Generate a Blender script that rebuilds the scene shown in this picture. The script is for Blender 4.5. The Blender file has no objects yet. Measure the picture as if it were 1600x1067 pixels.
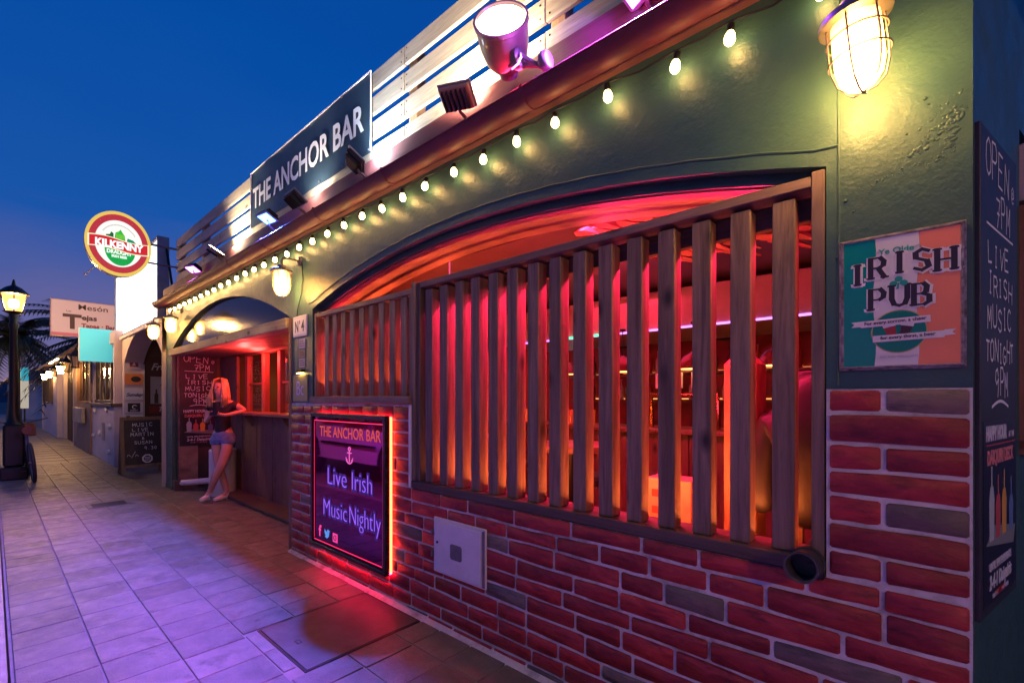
import bpy, math, random
from math import pi, sin, cos, radians as R
from mathutils import Vector, Matrix
random.seed(7)
S = bpy.context.scene
COL = S.collection
# ------------------------------------------------------------------ camera, world, exposure
HC, DW, FL = 1.4, 1.84, 720.0            # eye height, distance to the facade plane (y=0), focal length in photo px
cam = bpy.data.cameras.new("camera"); camo = bpy.data.objects.new("camera", cam); COL.objects.link(camo)
camo.location = (0, -DW, HC); camo.rotation_euler = (R(90), 0, R(41.5))
cam.sensor_width = 36; cam.lens = FL/1600*36; cam.shift_y = 88.5/1600
cam.clip_start = 0.03; cam.clip_end = 900
S.camera = camo
S.view_settings.view_transform = 'Standard'; S.view_settings.look = 'None'
S.view_settings.exposure = 0.3; S.view_settings.gamma = 1; S.view_settings.use_curve_mapping = False
S.render.engine = 'CYCLES'
S.cycles.use_denoising = True
S.cycles.sample_clamp_indirect = 6; S.cycles.sample_clamp_direct = 0
S.cycles.max_bounces = 6; S.cycles.diffuse_bounces = 3; S.cycles.glossy_bounces = 3; S.cycles.transmission_bounces = 5
S.cycles.caustics_reflective = False; S.cycles.caustics_refractive = False

W = bpy.data.worlds.new("World"); S.world = W; W.use_nodes = True
nt = W.node_tree; nt.nodes.clear()
def N(nt, t, **k):
    n = nt.nodes.new(t)
    for a, b in k.items(): setattr(n, a, b)
    return n
wo = N(nt, 'ShaderNodeOutputWorld'); bg = N(nt, 'ShaderNodeBackground'); tc = N(nt, 'ShaderNodeTexCoord')
sx = N(nt, 'ShaderNodeSeparateXYZ'); nt.links.new(tc.outputs['Generated'], sx.inputs[0])
nz = N(nt, 'ShaderNodeTexNoise'); nz.inputs['Scale'].default_value = 1.9; nz.inputs['Detail'].default_value = 5
mp = N(nt, 'ShaderNodeMapping'); mp.inputs['Scale'].default_value = (1, 1, 3)
nt.links.new(tc.outputs['Generated'], mp.inputs[0]); nt.links.new(mp.outputs[0], nz.inputs[0])
ma = N(nt, 'ShaderNodeMath', operation='MULTIPLY_ADD'); ma.inputs[1].default_value = 0.26; ma.inputs[2].default_value = -0.13
nt.links.new(nz.outputs[0], ma.inputs[0])
ad = N(nt, 'ShaderNodeMath', operation='ADD'); nt.links.new(sx.outputs[2], ad.inputs[0]); nt.links.new(ma.outputs[0], ad.inputs[1])
cr = N(nt, 'ShaderNodeValToRGB'); nt.links.new(ad.outputs[0], cr.inputs[0])
E_ = cr.color_ramp.elements
stops = [(0.0, (.13, .09, .15)), (.08, (.10, .08, .175)), (.18, (.045, .062, .195)), (.30, (.005, .050, .22)), (.55, (.0008, .040, .205)), (1, (.001, .022, .13))]
E_[0].position, E_[0].color = stops[0][0], (*stops[0][1], 1)
E_[1].position, E_[1].color = 1, (*stops[-1][1], 1)
for p_, c_ in stops[1:-1]:
    e = E_.new(p_); e.color = (*c_, 1)
nt.links.new(cr.outputs[0], bg.inputs[0]); bg.inputs[1].default_value = 1.45
nt.links.new(bg.outputs[0], wo.inputs[0])

# ------------------------------------------------------------------ helpers
def tag(o, label=None, cat=None, group=None, kind=None):
    if label: o['label'] = label
    if cat: o['category'] = cat
    if group: o['group'] = group
    if kind: o['kind'] = kind
    return o
def thing(name, label, cat, loc=(0, 0, 0), rot=(0, 0, 0), group=None):
    o = bpy.data.objects.new(name, None); COL.objects.link(o)
    o.location = loc; o.rotation_euler = rot; o.empty_display_size = .1
    return tag(o, label, cat, group)
class MB:
    def __init__(s): s.v = []; s.f = []
    def add(s, vs, fs):
        b = len(s.v); s.v += [tuple(v) for v in vs]; s.f += [tuple(i+b for i in f) for f in fs]; return s
    def box(s, x0, x1, y0, y1, z0, z1):
        return s.add([(x0,y0,z0),(x1,y0,z0),(x1,y1,z0),(x0,y1,z0),(x0,y0,z1),(x1,y0,z1),(x1,y1,z1),(x0,y1,z1)],
                     [(0,3,2,1),(4,5,6,7),(0,1,5,4),(1,2,6,5),(2,3,7,6),(3,0,4,7)])
    def bbox(s, x0, x1, y0, y1, z0, z1, b=.004):      # bevelled box
        xs, ys, zs = (x0, x1), (y0, y1), (z0, z1); V = []; idx = {}
        for i in (0, 1):
            for j in (0, 1):
                for k in (0, 1):
                    sx_, sy_, sz_ = (1, -1)[i]*b, (1, -1)[j]*b, (1, -1)[k]*b
                    X, Y, Z = xs[i], ys[j], zs[k]
                    idx[i,j,k] = len(V); V += [(X, Y+sy_, Z+sz_), (X+sx_, Y, Z+sz_), (X+sx_, Y+sy_, Z)]
        F = []
        for i in (0, 1): F.append([idx[i,a,c] for a, c in ((0,0),(1,0),(1,1),(0,1))][::(1 if i else -1)])
        for j in (0, 1): F.append([idx[a,j,c]+1 for a, c in ((0,0),(1,0),(1,1),(0,1))][::(-1 if j else 1)])
        for k in (0, 1): F.append([idx[a,c,k]+2 for a, c in ((0,0),(1,0),(1,1),(0,1))][::(1 if k else -1)])
        for j in (0, 1):
            for k in (0, 1): F.append([idx[0,j,k]+1, idx[1,j,k]+1, idx[1,j,k]+2, idx[0,j,k]+2])
        for i in (0, 1):
            for k in (0, 1): F.append([idx[i,0,k], idx[i,1,k], idx[i,1,k]+2, idx[i,0,k]+2])
        for i in (0, 1):
            for j in (0, 1): F.append([idx[i,j,0], idx[i,j,1], idx[i,j,1]+1, idx[i,j,0]+1])
        for q in idx.values(): F.append([q, q+1, q+2])
        return s.add(V, F)
    def quad(s, a, b, c, d): return s.add([a, b, c, d], [(0,1,2,3)])
    def tube(s, pts, r, seg=8, cap=True):
        pts = [Vector(p) for p in pts]; n = len(pts); rs = r if isinstance(r, (list, tuple)) else [r]*n
        V = []; prev = None
        for i, p in enumerate(pts):
            t = (pts[min(i+1, n-1)] - pts[max(i-1, 0)]).normalized()
            if prev is None:
                a = Vector((0,0,1)) if abs(t.z) < .9 else Vector((1,0,0)); u = t.cross(a).normalized()
            else:
                u = (prev - t*prev.dot(t)).normalized()
            prev = u; w = t.cross(u)
            for k in range(seg):
                an = 2*pi*k/seg; V.append(p + (u*cos(an) + w*sin(an))*rs[i])
        F = [(i*seg+k, i*seg+(k+1)%seg, (i+1)*seg+(k+1)%seg, (i+1)*seg+k) for i in range(n-1) for k in range(seg)]
        if cap: F += [tuple(range(seg))[::-1], tuple((n-1)*seg+k for k in range(seg))]
        return s.add(V, F)
    def ring(s, c, rad, r, axis='z', seg=24, ts=6, a0=0, a1=2*pi):
        pts = []
        for i in range(seg+1):
            a = a0+(a1-a0)*i/seg; x, y = rad*cos(a), rad*sin(a)
            pts.append({'z': (c[0]+x, c[1]+y, c[2]), 'x': (c[0], c[1]+x, c[2]+y), 'y': (c[0]+x, c[1], c[2]+y)}[axis])
        return s.tube(pts, r, ts, cap=(a1-a0 < 6.28))
    def lathe(s, prof, c=(0,0,0), seg=20, axis='z', cap=True, M=None):
        V = []; n = len(prof)
        for r, z in prof:
            for k in range(seg):
                a = 2*pi*k/seg; x, y = r*cos(a), r*sin(a)
                q = {'z': Vector((x, y, z)), 'y': Vector((x, z, -y)), 'x': Vector((z, x, y))}[axis]
                if M: q = M @ q
                V.append(q + Vector(c))
        F = [(i*seg+k, i*seg+(k+1)%seg, (i+1)*seg+(k+1)%seg, (i+1)*seg+k) for i in range(n-1) for k in range(seg)]
        if cap: F += [tuple(range(seg))[::-1], tuple((n-1)*seg+k for k in range(seg))]
        return s.add(V, F)
    def prism(s, poly, z0, z1):                      # polygon in xy, extruded in z
        n = len(poly)
        return s.add([(x, y, z0) for x, y in poly]+[(x, y, z1) for x, y in poly],
                     [tuple(range(n))[::-1], tuple(range(n, 2*n))]+[(i, (i+1)%n, n+(i+1)%n, n+i) for i in range(n)])
    def xf(s, M): s.v = [tuple(M @ Vector(v)) for v in s.v]; return s
    def mesh(s, name, m=None, smooth=False):
        me = bpy.data.meshes.new(name); me.from_pydata(s.v, [], s.f); me.update()
        if m: me.materials.append(m)
        if smooth:
            me.polygons.foreach_set('use_smooth', [True]*len(me.polygons))
            if smooth != 'all': me.set_sharp_from_angle(angle=R(smooth if smooth is not True and smooth > 1 else 40))
        return me
    def build(s, name, m=None, parent=None, smooth=False, world=False, stuff=False):
        if world and parent is not None:
            l = parent.location; s.v = [(a-l[0], b-l[1], c-l[2]) for a, b, c in s.v]
        o = bpy.data.objects.new(name, s.mesh(name, m, smooth)); COL.objects.link(o)
        if parent is not None: o.parent = parent
        if stuff: o['kind'] = 'stuff'
        return o
def inst(name, me, parent, loc=(0,0,0), rot=(0,0,0)):
    o = bpy.data.objects.new(name, me); COL.objects.link(o); o.parent = parent; o.location = loc; o.rotation_euler = rot; return o
def copy_tree(o, parent=None):
    c = o.copy(); COL.objects.link(c); c.parent = parent
    for ch in list(o.children): copy_tree(ch, c)
    return c
# ------------------------------------------------------------------ materials
MATS = {}
def base(name, col=(.5,.5,.5), rough=.6, metal=0, emit=None, es=0, spec=None, coat=0, alpha=None, trans=0):
    m = bpy.data.materials.new(name); m.use_nodes = True
    b = m.node_tree.nodes['Principled BSDF']
    b.inputs['Base Color'].default_value = (*col, 1); b.inputs['Roughness'].default_value = rough; b.inputs['Metallic'].default_value = metal
    if emit: b.inputs['Emission Color'].default_value = (*emit, 1); b.inputs['Emission Strength'].default_value = es
    if spec is not None: b.inputs['Specular IOR Level'].default_value = spec
    b.inputs['Coat Weight'].default_value = coat; b.inputs['Transmission Weight'].default_value = trans
    return m
def coords(nt, scale=(1,1,1), rnd=True, kind='Object'):
    tc = N(nt, 'ShaderNodeTexCoord'); mp = N(nt, 'ShaderNodeMapping'); mp.inputs['Scale'].default_value = scale
    nt.links.new(tc.outputs[kind], mp.inputs[0])
    if rnd:
        oi = N(nt, 'ShaderNodeObjectInfo'); mu = N(nt, 'ShaderNodeMath', operation='MULTIPLY'); mu.inputs[1].default_value = 37
        nt.links.new(oi.outputs['Random'], mu.inputs[0]); nt.links.new(mu.outputs[0], mp.inputs['Location'])
    return mp.outputs[0]
def noise(nt, vec, scale, detail=4, rough=.55, dist=0):
    n = N(nt, 'ShaderNodeTexNoise'); n.inputs['Scale'].default_value = scale; n.inputs['Detail'].default_value = detail
    n.inputs['Roughness'].default_value = rough; n.inputs['Distortion'].default_value = dist
    nt.links.new(vec, n.inputs['Vector']); return n.outputs[0]
def ramp(nt, fac, cols):
    r = N(nt, 'ShaderNodeValToRGB'); e = r.color_ramp.elements
    e[0].position, e[0].color = cols[0][0], (*cols[0][1], 1); e[1].position, e[1].color = cols[-1][0], (*cols[-1][1], 1)
    for p, c in cols[1:-1]: e.new(p).color = (*c, 1)
    nt.links.new(fac, r.inputs[0]); return r.outputs[0]
def mix(nt, a, b, fac, mode='MIX'):
    m = N(nt, 'ShaderNodeMix', data_type='RGBA', blend_type=mode)
    for s, v in ((m.inputs[6], a), (m.inputs[7], b)):
        if isinstance(v, tuple): s.default_value = (*v, 1)
        else: nt.links.new(v, s)
    if isinstance(fac, (int, float)): m.inputs[0].default_value = fac
    else: nt.links.new(fac, m.inputs[0])
    return m.outputs[2]
def bump(m, h, strength, dist=.01):
    nt = m.node_tree; b = N(nt, 'ShaderNodeBump'); b.inputs['Strength'].default_value = strength; b.inputs['Distance'].default_value = dist
    nt.links.new(h, b.inputs['Height'])
    p = nt.nodes['Principled BSDF']
    if p.inputs['Normal'].is_linked: nt.links.new(p.inputs['Normal'].links[0].from_socket, b.inputs['Normal'])
    nt.links.new(b.outputs[0], p.inputs['Normal'])
def setc(m, out, sock='Base Color'): m.node_tree.links.new(out, m.node_tree.nodes['Principled BSDF'].inputs[sock])
def wood(name, c0, c1, axis='z', rough=.6, knots=True, gs=1.0):
    m = base(name, c0, rough); nt = m.node_tree
    sc = {'x': (.06, 1, 1), 'y': (1, .06, 1), 'z': (1, 1, .06)}[axis]
    v = coords(nt, sc)
    n1 = noise(nt, v, 22*gs, 4, .6, 1.2); n2 = noise(nt, v, 120*gs, 3, .6)
    col = ramp(nt, n1, [(.3, c0), (.5, tuple((a+b)/2 for a, b in zip(c0, c1))), (.72, c1)])
    col = mix(nt, col, tuple(c*.55 for c in c0), ramp(nt, n2, [(.5, (0,0,0)), (.8, (.6,.6,.6))]))
    if knots:
        kv = coords(nt, {'x': (.5, 1, 1), 'y': (1, .5, 1), 'z': (1, 1, .5)}[axis])
        vo = N(nt, 'ShaderNodeTexVoronoi'); vo.inputs['Scale'].default_value = 5.5; nt.links.new(kv, vo.inputs['Vector'])
        k = ramp(nt, vo.outputs['Distance'], [(.05, (1,1,1)), (.17, (0,0,0))])
        col = mix(nt, col, tuple(c*.25 for c in c0), k)
    setc(m, col)
    big = noise(nt, coords(nt, (1,1,1)), 3, 3)
    setc(m, ramp(nt, big, [(.3, (rough-.12,)*3), (.7, (min(1, rough+.15),)*3)]), 'Roughness')
    bump(m, n1, .35, .003); bump(m, n2, .3, .001)
    return m
def noisy(name, c0, c1, scale=8, rough=.6, bs=.3, bd=.004, metal=0, coat=0, rnd=True, detail=5, stretch=(1,1,1), spec=None):
    m = base(name, c0, rough, metal, coat=coat, spec=spec); nt = m.node_tree
    v = coords(nt, stretch, rnd); n = noise(nt, v, scale, detail)
    setc(m, ramp(nt, n, [(.3, c0), (.7, c1)]))
    if bs: bump(m, noise(nt, v, scale*5, 4), bs, bd)
    return m
def emis(name, col, s): return base(name, (.02,.02,.02), .5, emit=col, es=s)

# painted plaster, dark green gloss with lumps, trowel ripples and blisters
plaster = base('green_plaster', (.035,.10,.085), .36); nt = plaster.node_tree
v = coords(nt, (1,1,1), False)
n_ = noise(nt, v, 1.6, 4)
setc(plaster, ramp(nt, n_, [(.3, (.026,.075,.072)), (.5, (.038,.092,.086)), (.62, (.032,.080,.080)), (.78, (.052,.105,.094))]))
setc(plaster, ramp(nt, noise(nt, v, 5, 5, .65), [(.3, (.32,)*3), (.7, (.56,)*3)]), 'Roughness')
bump(plaster, noise(nt, v, 7, 3, .5, .4), .30, .015); bump(plaster, noise(nt, v, 46, 6, .65), .6, .005)
vo = N(nt, 'ShaderNodeTexVoronoi'); vo.inputs['Scale'].default_value = 3.1; nt.links.new(v, vo.inputs['Vector'])
bl = ramp(nt, vo.outputs['Distance'], [(.02, (1,1,1)), (.05, (0,0,0))])
bump(plaster, bl, .4, .004)
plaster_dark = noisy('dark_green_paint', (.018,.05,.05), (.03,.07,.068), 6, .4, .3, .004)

def brickmat(name, cols, edge):
    m = base(name, cols[0], .42); nt = m.node_tree
    v = coords(nt, (1, 1, 2.6)); n1 = noise(nt, v, 9, 5, .62, .8); n2 = noise(nt, v, 34, 4, .7)
    c = ramp(nt, n1, [(.28, cols[0]), (.5, cols[1]), (.72, cols[2])])
    oi = N(nt, 'ShaderNodeObjectInfo')
    c = mix(nt, c, ramp(nt, oi.outputs['Random'], [(0, (.62,.55,.6)), (.5, (1,1,1)), (1, (1.3,1.15,1.1))]), 1, 'MULTIPLY')
    n3 = noise(nt, coords(nt, (1,1,1.5)), 70, 5, .75)
    c = mix(nt, c, tuple(k*.35 for k in cols[0]), ramp(nt, noise(nt, coords(nt, (.5,1,2)), 13, 6, .7), [(.52, (0,0,0)), (.68, (.8,.8,.8))]))
    bump(m, n3, .9, .0022)
    c = mix(nt, c, edge, ramp(nt, n2, [(.58, (0,0,0)), (.78, (.5,.5,.5))]))
    setc(m, c); bump(m, n1, .6, .006); bump(m, n2, .4, .002)
    setc(m, ramp(nt, n2, [(.3, (.36,)*3), (.7, (.6,)*3)]), 'Roughness')
    return m
brick_red = brickmat('red_brick', ((.18,.007,.014), (.31,.018,.026), (.42,.04,.04)), (.40,.10,.10))
brick_grey = brickmat('grey_brick', ((.10,.085,.075), (.16,.12,.105), (.22,.15,.13)), (.3,.2,.17))
mortar = noisy('pale_mortar', (.50,.45,.48), (.66,.60,.62), 20, .75, .9, .004, rnd=False); nt = mortar.node_tree
cm_ = nt.nodes['Principled BSDF'].inputs['Base Color'].links[0].from_socket; vm_ = coords(nt, (1,1,1), False)
setc(mortar, mix(nt, cm_, (.20,.16,.17), ramp(nt, noise(nt, vm_, 4.5, 6, .7), [(.50, (0,0,0)), (.66, (.8,.8,.8))])))
slat_wood = wood('grey_stained_pine', (.085,.045,.04), (.27,.165,.135), 'z')
slat_wood_x = wood('grey_stained_pine_rail', (.12,.065,.055), (.28,.17,.14), 'x')
beam_dark = wood('dark_stained_beam', (.05,.03,.03), (.10,.06,.055), 'x', knots=False)
post_dark = wood('dark_stained_post', (.07,.042,.038), (.13,.08,.07), 'z')
soffit_wood = wood('soffit_pine', (.42,.22,.14), (.55,.33,.22), 'x', knots=True, gs=.6)
fence_wood = wood('weathered_fence', (.30,.25,.19), (.50,.44,.35), 'x', .65)
fence_post = wood('fence_post', (.26,.15,.08), (.4,.25,.14), 'z')
new_wood = wood('new_pine', (.55,.33,.14), (.65,.42,.2), 'z', knots=False)
fascia_m = wood('red_brown_fascia', (.13,.035,.04), (.19,.06,.06), 'x', .55, knots=False)
door_wood = wood('brown_planks', (.13,.055,.04), (.21,.10,.07), 'z', .5)
lintel_wood = wood('lintel_wood', (.28,.19,.10), (.42,.31,.18), 'x')
gutter_m = noisy('copper_brown_gutter', (.10,.012,.03), (.15,.02,.045), 4, .6, .05, .001, metal=.15)
black_metal = base('black_metal', (.02,.02,.022), .4, .6)
grey_metal = noisy('grey_metal', (.30,.28,.30), (.40,.37,.38), 12, .4, .1, .001, metal=.6)
galv = noisy('weathered_lamp_metal', (.16,.13,.14), (.26,.22,.22), 15, .42, .2, .001, metal=.7)
brown_metal = noisy('brown_enamel', (.22,.13,.11), (.30,.19,.16), 10, .35, .1, .001, coat=.4)
white_p = noisy('white_paint', (.66,.64,.66), (.76,.74,.76), 10, .45, .1, .002)
white_flat = base('white_print', (.78,.78,.80), .6)
chalk = base('chalk', (.78,.78,.84), .9)
board_m = noisy('chalkboard', (.018,.016,.022), (.035,.03,.042), 7, .55, .05, .001)
warm = (1.0, .62, .24)
bulb_m = emis('lit_bulb', (1.0,.58,.18), 46)
lamp_m = emis('lit_lantern', (1.0,.52,.13), 92)
glass_m = base('clear_glass', (.95,.9,.8), .04, trans=1.0)
def glassy(name, col, rough=.05, a=.25):
    m = bpy.data.materials.new(name); m.use_nodes = True; nt = m.node_tree; nt.nodes.clear()
    o = N(nt, 'ShaderNodeOutputMaterial'); g = N(nt, 'ShaderNodeBsdfGlossy'); g.inputs[0].default_value = (*col, 1); g.inputs['Roughness'].default_value = rough
    t = N(nt, 'ShaderNodeBsdfTransparent'); t.inputs[0].default_value = (*col, 1); x = N(nt, 'ShaderNodeMixShader'); x.inputs[0].default_value = a
    nt.links.new(t.outputs[0], x.inputs[1]); nt.links.new(g.outputs[0], x.inputs[2]); nt.links.new(x.outputs[0], o.inputs[0]); return m
pane = glassy('window_glass', (.9,.9,.95), .03, .16)
lampglass = glassy('lamp_glass', (1,.93,.8), .08, .12); nt = lampglass.node_tree
tl = N(nt, 'ShaderNodeBsdfTranslucent'); tl.inputs[0].default_value = (1,.85,.6,1); mx_ = N(nt, 'ShaderNodeMixShader'); mx_.inputs[0].default_value = .4
o_ = nt.nodes['Material Output']; nt.links.new(o_.inputs[0].links[0].from_socket, mx_.inputs[1]); nt.links.new(tl.outputs[0], mx_.inputs[2]); nt.links.new(mx_.outputs[0], o_.inputs[0])
red_wall = noisy('red_paint', (.14,.012,.015), (.30,.03,.03), 3, .5, .3, .006)
dark_wall = noisy('dark_interior', (.05,.03,.035), (.09,.05,.055), 3, .6, .2, .004)

# ------------------------------------------------------------------ lettering
FREE = {}
def text(parent, s, x, y, h, m, z=.002, sx=1, bold=0, ext=.0006, align='CENTER', name='lettering', rot=0, shear=0, fit=None):
    c = bpy.data.curves.new('t', 'FONT'); c.body = s; c.size = h/.73; c.offset = bold; c.extrude = ext; c.resolution_u = 3
    c.align_x = align; c.shear = shear; c.fill_mode = 'BOTH'
    t = bpy.data.objects.new('t', c); COL.objects.link(t); bpy.context.view_layer.update()
    me = bpy.data.meshes.new_from_object(t.evaluated_get(bpy.context.evaluated_depsgraph_get())); bpy.data.objects.remove(t); bpy.data.curves.remove(c)
    if fit:
        xs_ = [v_.co.x for v_ in me.vertices]; sx = (fit[1]-fit[0])/(max(xs_)-min(xs_)); x = fit[0]-min(xs_)*sx
    me.transform(Matrix.Translation((x, y, z)) @ Matrix.Rotation(rot, 4, 'Z') @ Matrix.Diagonal((sx, 1, 1, 1)))
    me.materials.clear(); me.materials.append(m); me.name = name
    o = bpy.data.objects.new(name, me); COL.objects.link(o); o.parent = parent; return o
GL = {  # single-stroke capitals on a unit square
'A': [[(0,0),(.5,1),(1,0)],[(.2,.38),(.8,.38)]], 'B': [[(0,0),(0,1),(.6,1),(.8,.85),(.75,.6),(.55,.52),(0,.52)],[(.55,.52),(.95,.4),(.95,.12),(.65,0),(0,0)]],
'C': [[(.95,.85),(.6,1),(.2,.85),(0,.5),(.2,.12),(.6,0),(.95,.15)]], 'D': [[(0,0),(0,1),(.5,1),(.95,.7),(.95,.3),(.5,0),(0,0)]],
'E': [[(.9,1),(0,1),(0,0),(.9,0)],[(0,.52),(.75,.52)]], 'F': [[(.9,1),(0,1),(0,0)],[(0,.52),(.75,.52)]],
'G': [[(.95,.85),(.6,1),(.2,.85),(0,.5),(.2,.12),(.6,0),(.95,.15),(.95,.45),(.55,.45)]], 'H': [[(0,0),(0,1)],[(1,0),(1,1)],[(0,.5),(1,.5)]],
'I': [[(.5,0),(.5,1)],[(.15,1),(.85,1)],[(.15,0),(.85,0)]], 'J': [[(.8,1),(.8,.2),(.5,0),(.15,.15)]], 'K': [[(0,0),(0,1)],[(.9,1),(0,.45),(.95,0)]],
'L': [[(0,1),(0,0),(.85,0)]], 'M': [[(0,0),(.08,1),(.5,.35),(.92,1),(1,0)]], 'N': [[(0,0),(0,1),(1,0),(1,1)]],
'O': [[(.5,1),(.12,.82),(0,.45),(.18,.1),(.5,0),(.85,.12),(1,.5),(.85,.86),(.5,1)]], 'P': [[(0,0),(0,1),(.65,1),(.9,.8),(.85,.58),(.6,.48),(0,.48)]],
'Q': [[(.5,1),(.12,.82),(0,.45),(.18,.1),(.5,0),(.85,.12),(1,.5),(.85,.86),(.5,1)],[(.6,.3),(1,-.05)]],
'R': [[(0,0),(0,1),(.65,1),(.9,.8),(.85,.6),(.6,.5),(0,.5)],[(.5,.5),(.95,0)]], 'S': [[(.9,.88),(.5,1),(.1,.85),(.12,.6),(.8,.42),(.92,.15),(.5,0),(.05,.12)]],
'T': [[(0,1),(1,1)],[(.5,1),(.5,0)]], 'U': [[(0,1),(0,.35),(.15,.08),(.5,0),(.85,.08),(1,.35),(1,1)]], 'V': [[(0,1),(.5,0),(1,1)]], 'W': [[(0,1),(.25,0),(.5,.7),(.75,0),(1,1)]],
'X': [[(0,0),(1,1)],[(0,1),(1,0)]], 'Y': [[(0,1),(.5,.5),(1,1)],[(.5,.5),(.5,0)]], 'Z': [[(0,1),(1,1),(0,0),(1,0)]],
'7': [[(0,1),(.95,1),(.35,0)],[(.25,.5),(.85,.5)]], '9': [[(.9,.75),(.6,1),(.15,.9),(.05,.6),(.4,.45),(.9,.65),(.85,.3),(.7,0)]],
'3': [[(.05,.95),(.7,1),(.8,.7),(.4,.52),(.9,.35),(.7,.02),(.05,.05)]], '0': [[(.5,1),(.1,.7),(.1,.3),(.5,0),(.9,.3),(.9,.7),(.5,1)]],
'4': [[(.7,0),(.7,1),(0,.35),(1,.35)]], '@': [[(.7,.35),(.45,.3),(.35,.5),(.5,.7),(.7,.65),(.72,.35),(.95,.45),(.9,.8),(.5,1),(.1,.75),(.05,.3),(.4,0),(.85,.1)]],
'&': [[(1,0),(.25,.75),(.45,1),(.65,.8),(.1,.3),(.35,0),(.95,.45)]], '.': [[(.4,0),(.5,.05)]], '!': [[(.5,.3),(.5,1)],[(.5,0),(.5,.07)]], '-': [[(.1,.5),(.9,.5)]], '/': [[(0,0),(1,1)]],
'~': [[(0,.2),(.25,.5),(.6,.5),(1,.2)]], '>': [[(.3,0),(.35,1),(.9,.8)],[(.05,.05),(.3,0)]],
}
def strokes(s, x, y, h, w, pen, wob=0, gap=.45, slab=0, center=True, rot=0, arc=None, z=.002, squash=1):
    """ribbons of stroke lettering as an MB; x,y = centre of the baseline, w = glyph width"""
    b = MB(); n = len(s); adv = w*(1+gap); tot = adv*n-w*gap; k = 0; rnd = random.Random(s)
    x0 = x-tot/2 if center else x
    for i, ch in enumerate(s):
        if ch == ' ': continue
        dx, dy = (rnd.uniform(-wob, wob)*h for _ in '12'); sc = 1+rnd.uniform(-wob, wob)*1.5; ro = rnd.uniform(-wob, wob)
        dy2 = arc(i/(max(n-1, 1))) if arc else 0
        for line in GL[ch]:
            P = []
            for px, py in line:
                X, Y = px*w*sc*(.45 if ch in 'I!.' else 1)+(w*.28 if ch in 'I!.' else 0), py*h*sc
                X, Y = X*cos(ro)-Y*sin(ro), X*sin(ro)+Y*cos(ro)
                P.append(Vector((x0+i*adv+X+dx, y+Y+dy+dy2, 0)))
            for a, c in zip(P[:-1], P[1:]):
                d = (c-a)
                if d.length < 1e-6: continue
                d.normalize(); vert = abs(d.y)
                pw = pen*(1 if not slab else (.45+.75*vert))
                q = Vector((-d.y, d.x, 0))*pw/2; e = d*pen*.3; zz = z+k*.00006; k += 1
                b.add([a-q-e+Vector((0,0,zz)), c-q+e+Vector((0,0,zz)), c+q+e+Vector((0,0,zz)), a+q-e+Vector((0,0,zz))], [(0,1,2,3)])
            if slab:
                for e_, o_ in ((P[0], P[1]), (P[-1], P[-2])):
                    if abs(e_.y-o_.y) > h*.15:
                        zz = z+k*.00006; k += 1; sg = 1 if e_.y > o_.y else -1; yy = e_.y-sg*pen*.1
                        b.add([(e_.x-pen*.95, yy-pen*.18*sg, zz), (e_.x+pen*.95, yy-pen*.18*sg, zz), (e_.x+pen*.85, yy+pen*.30*sg, zz), (e_.x-pen*.85, yy+pen*.30*sg, zz)], [(0,1,2,3) if sg > 0 else (3,2,1,0)])
    if rot: b.xf(Matrix.Translation((x, y, 0)) @ Matrix.Rotation(rot, 4, 'Z') @ Matrix.Translation((-x, -y, 0)))
    return b
def flat(parent, name, poly, m, z0=.001, z1=.002):
    return MB().prism(poly, z0, z1).build(name, m, parent)
def disc(cx, cy, rx, ry=None, n=32): return [(cx+rx*cos(2*pi*k/n), cy+(ry or rx)*sin(2*pi*k/n)) for k in range(n)]
FRONT = (R(90), 0, 0); END = (R(90), 0, R(90)); SIDEA = R(75.1); SIDE = (R(90), 0, SIDEA)

# ------------------------------------------------------------------ light makers
def spot(parent, loc, to, watts, col, size=60, soft=.02, blend=.4):
    l = bpy.data.lights.new('beam', 'SPOT'); l.energy = watts; l.color = col; l.spot_size = R(size); l.spot_blend = blend; l.shadow_soft_size = soft
    o = bpy.data.objects.new('beam', l); COL.objects.link(o); o.location = loc
    o.rotation_euler = (Vector(to)-Vector(loc)).to_track_quat('-Z', 'Y').to_euler()
    if parent is not None: o.parent = parent; o.location = Vector(loc)-Vector(parent.location)
    return o
def point(parent, loc, watts, col, soft=.03):
    l = bpy.data.lights.new('glow', 'POINT'); l.energy = watts; l.color = col; l.shadow_soft_size = soft
    o = bpy.data.objects.new('glow', l); COL.objects.link(o); o.location = Vector(loc)-Vector(parent.location); o.parent = parent; return o
def area(parent, loc, to, sx_, sy_, watts, col):
    l = bpy.data.lights.new('glow', 'AREA'); l.shape = 'RECTANGLE'; l.size = sx_; l.size_y = sy_; l.energy = watts; l.color = col
    o = bpy.data.objects.new('glow', l); COL.objects.link(o); o.location = Vector(loc)-Vector(parent.location)
    o.rotation_euler = (Vector(to)-Vector(loc)).to_track_quat('-Z', 'X' if abs((Vector(to)-Vector(loc)).x) < 1e-3 else 'Y').to_euler(); o.parent = parent; return o

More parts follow.
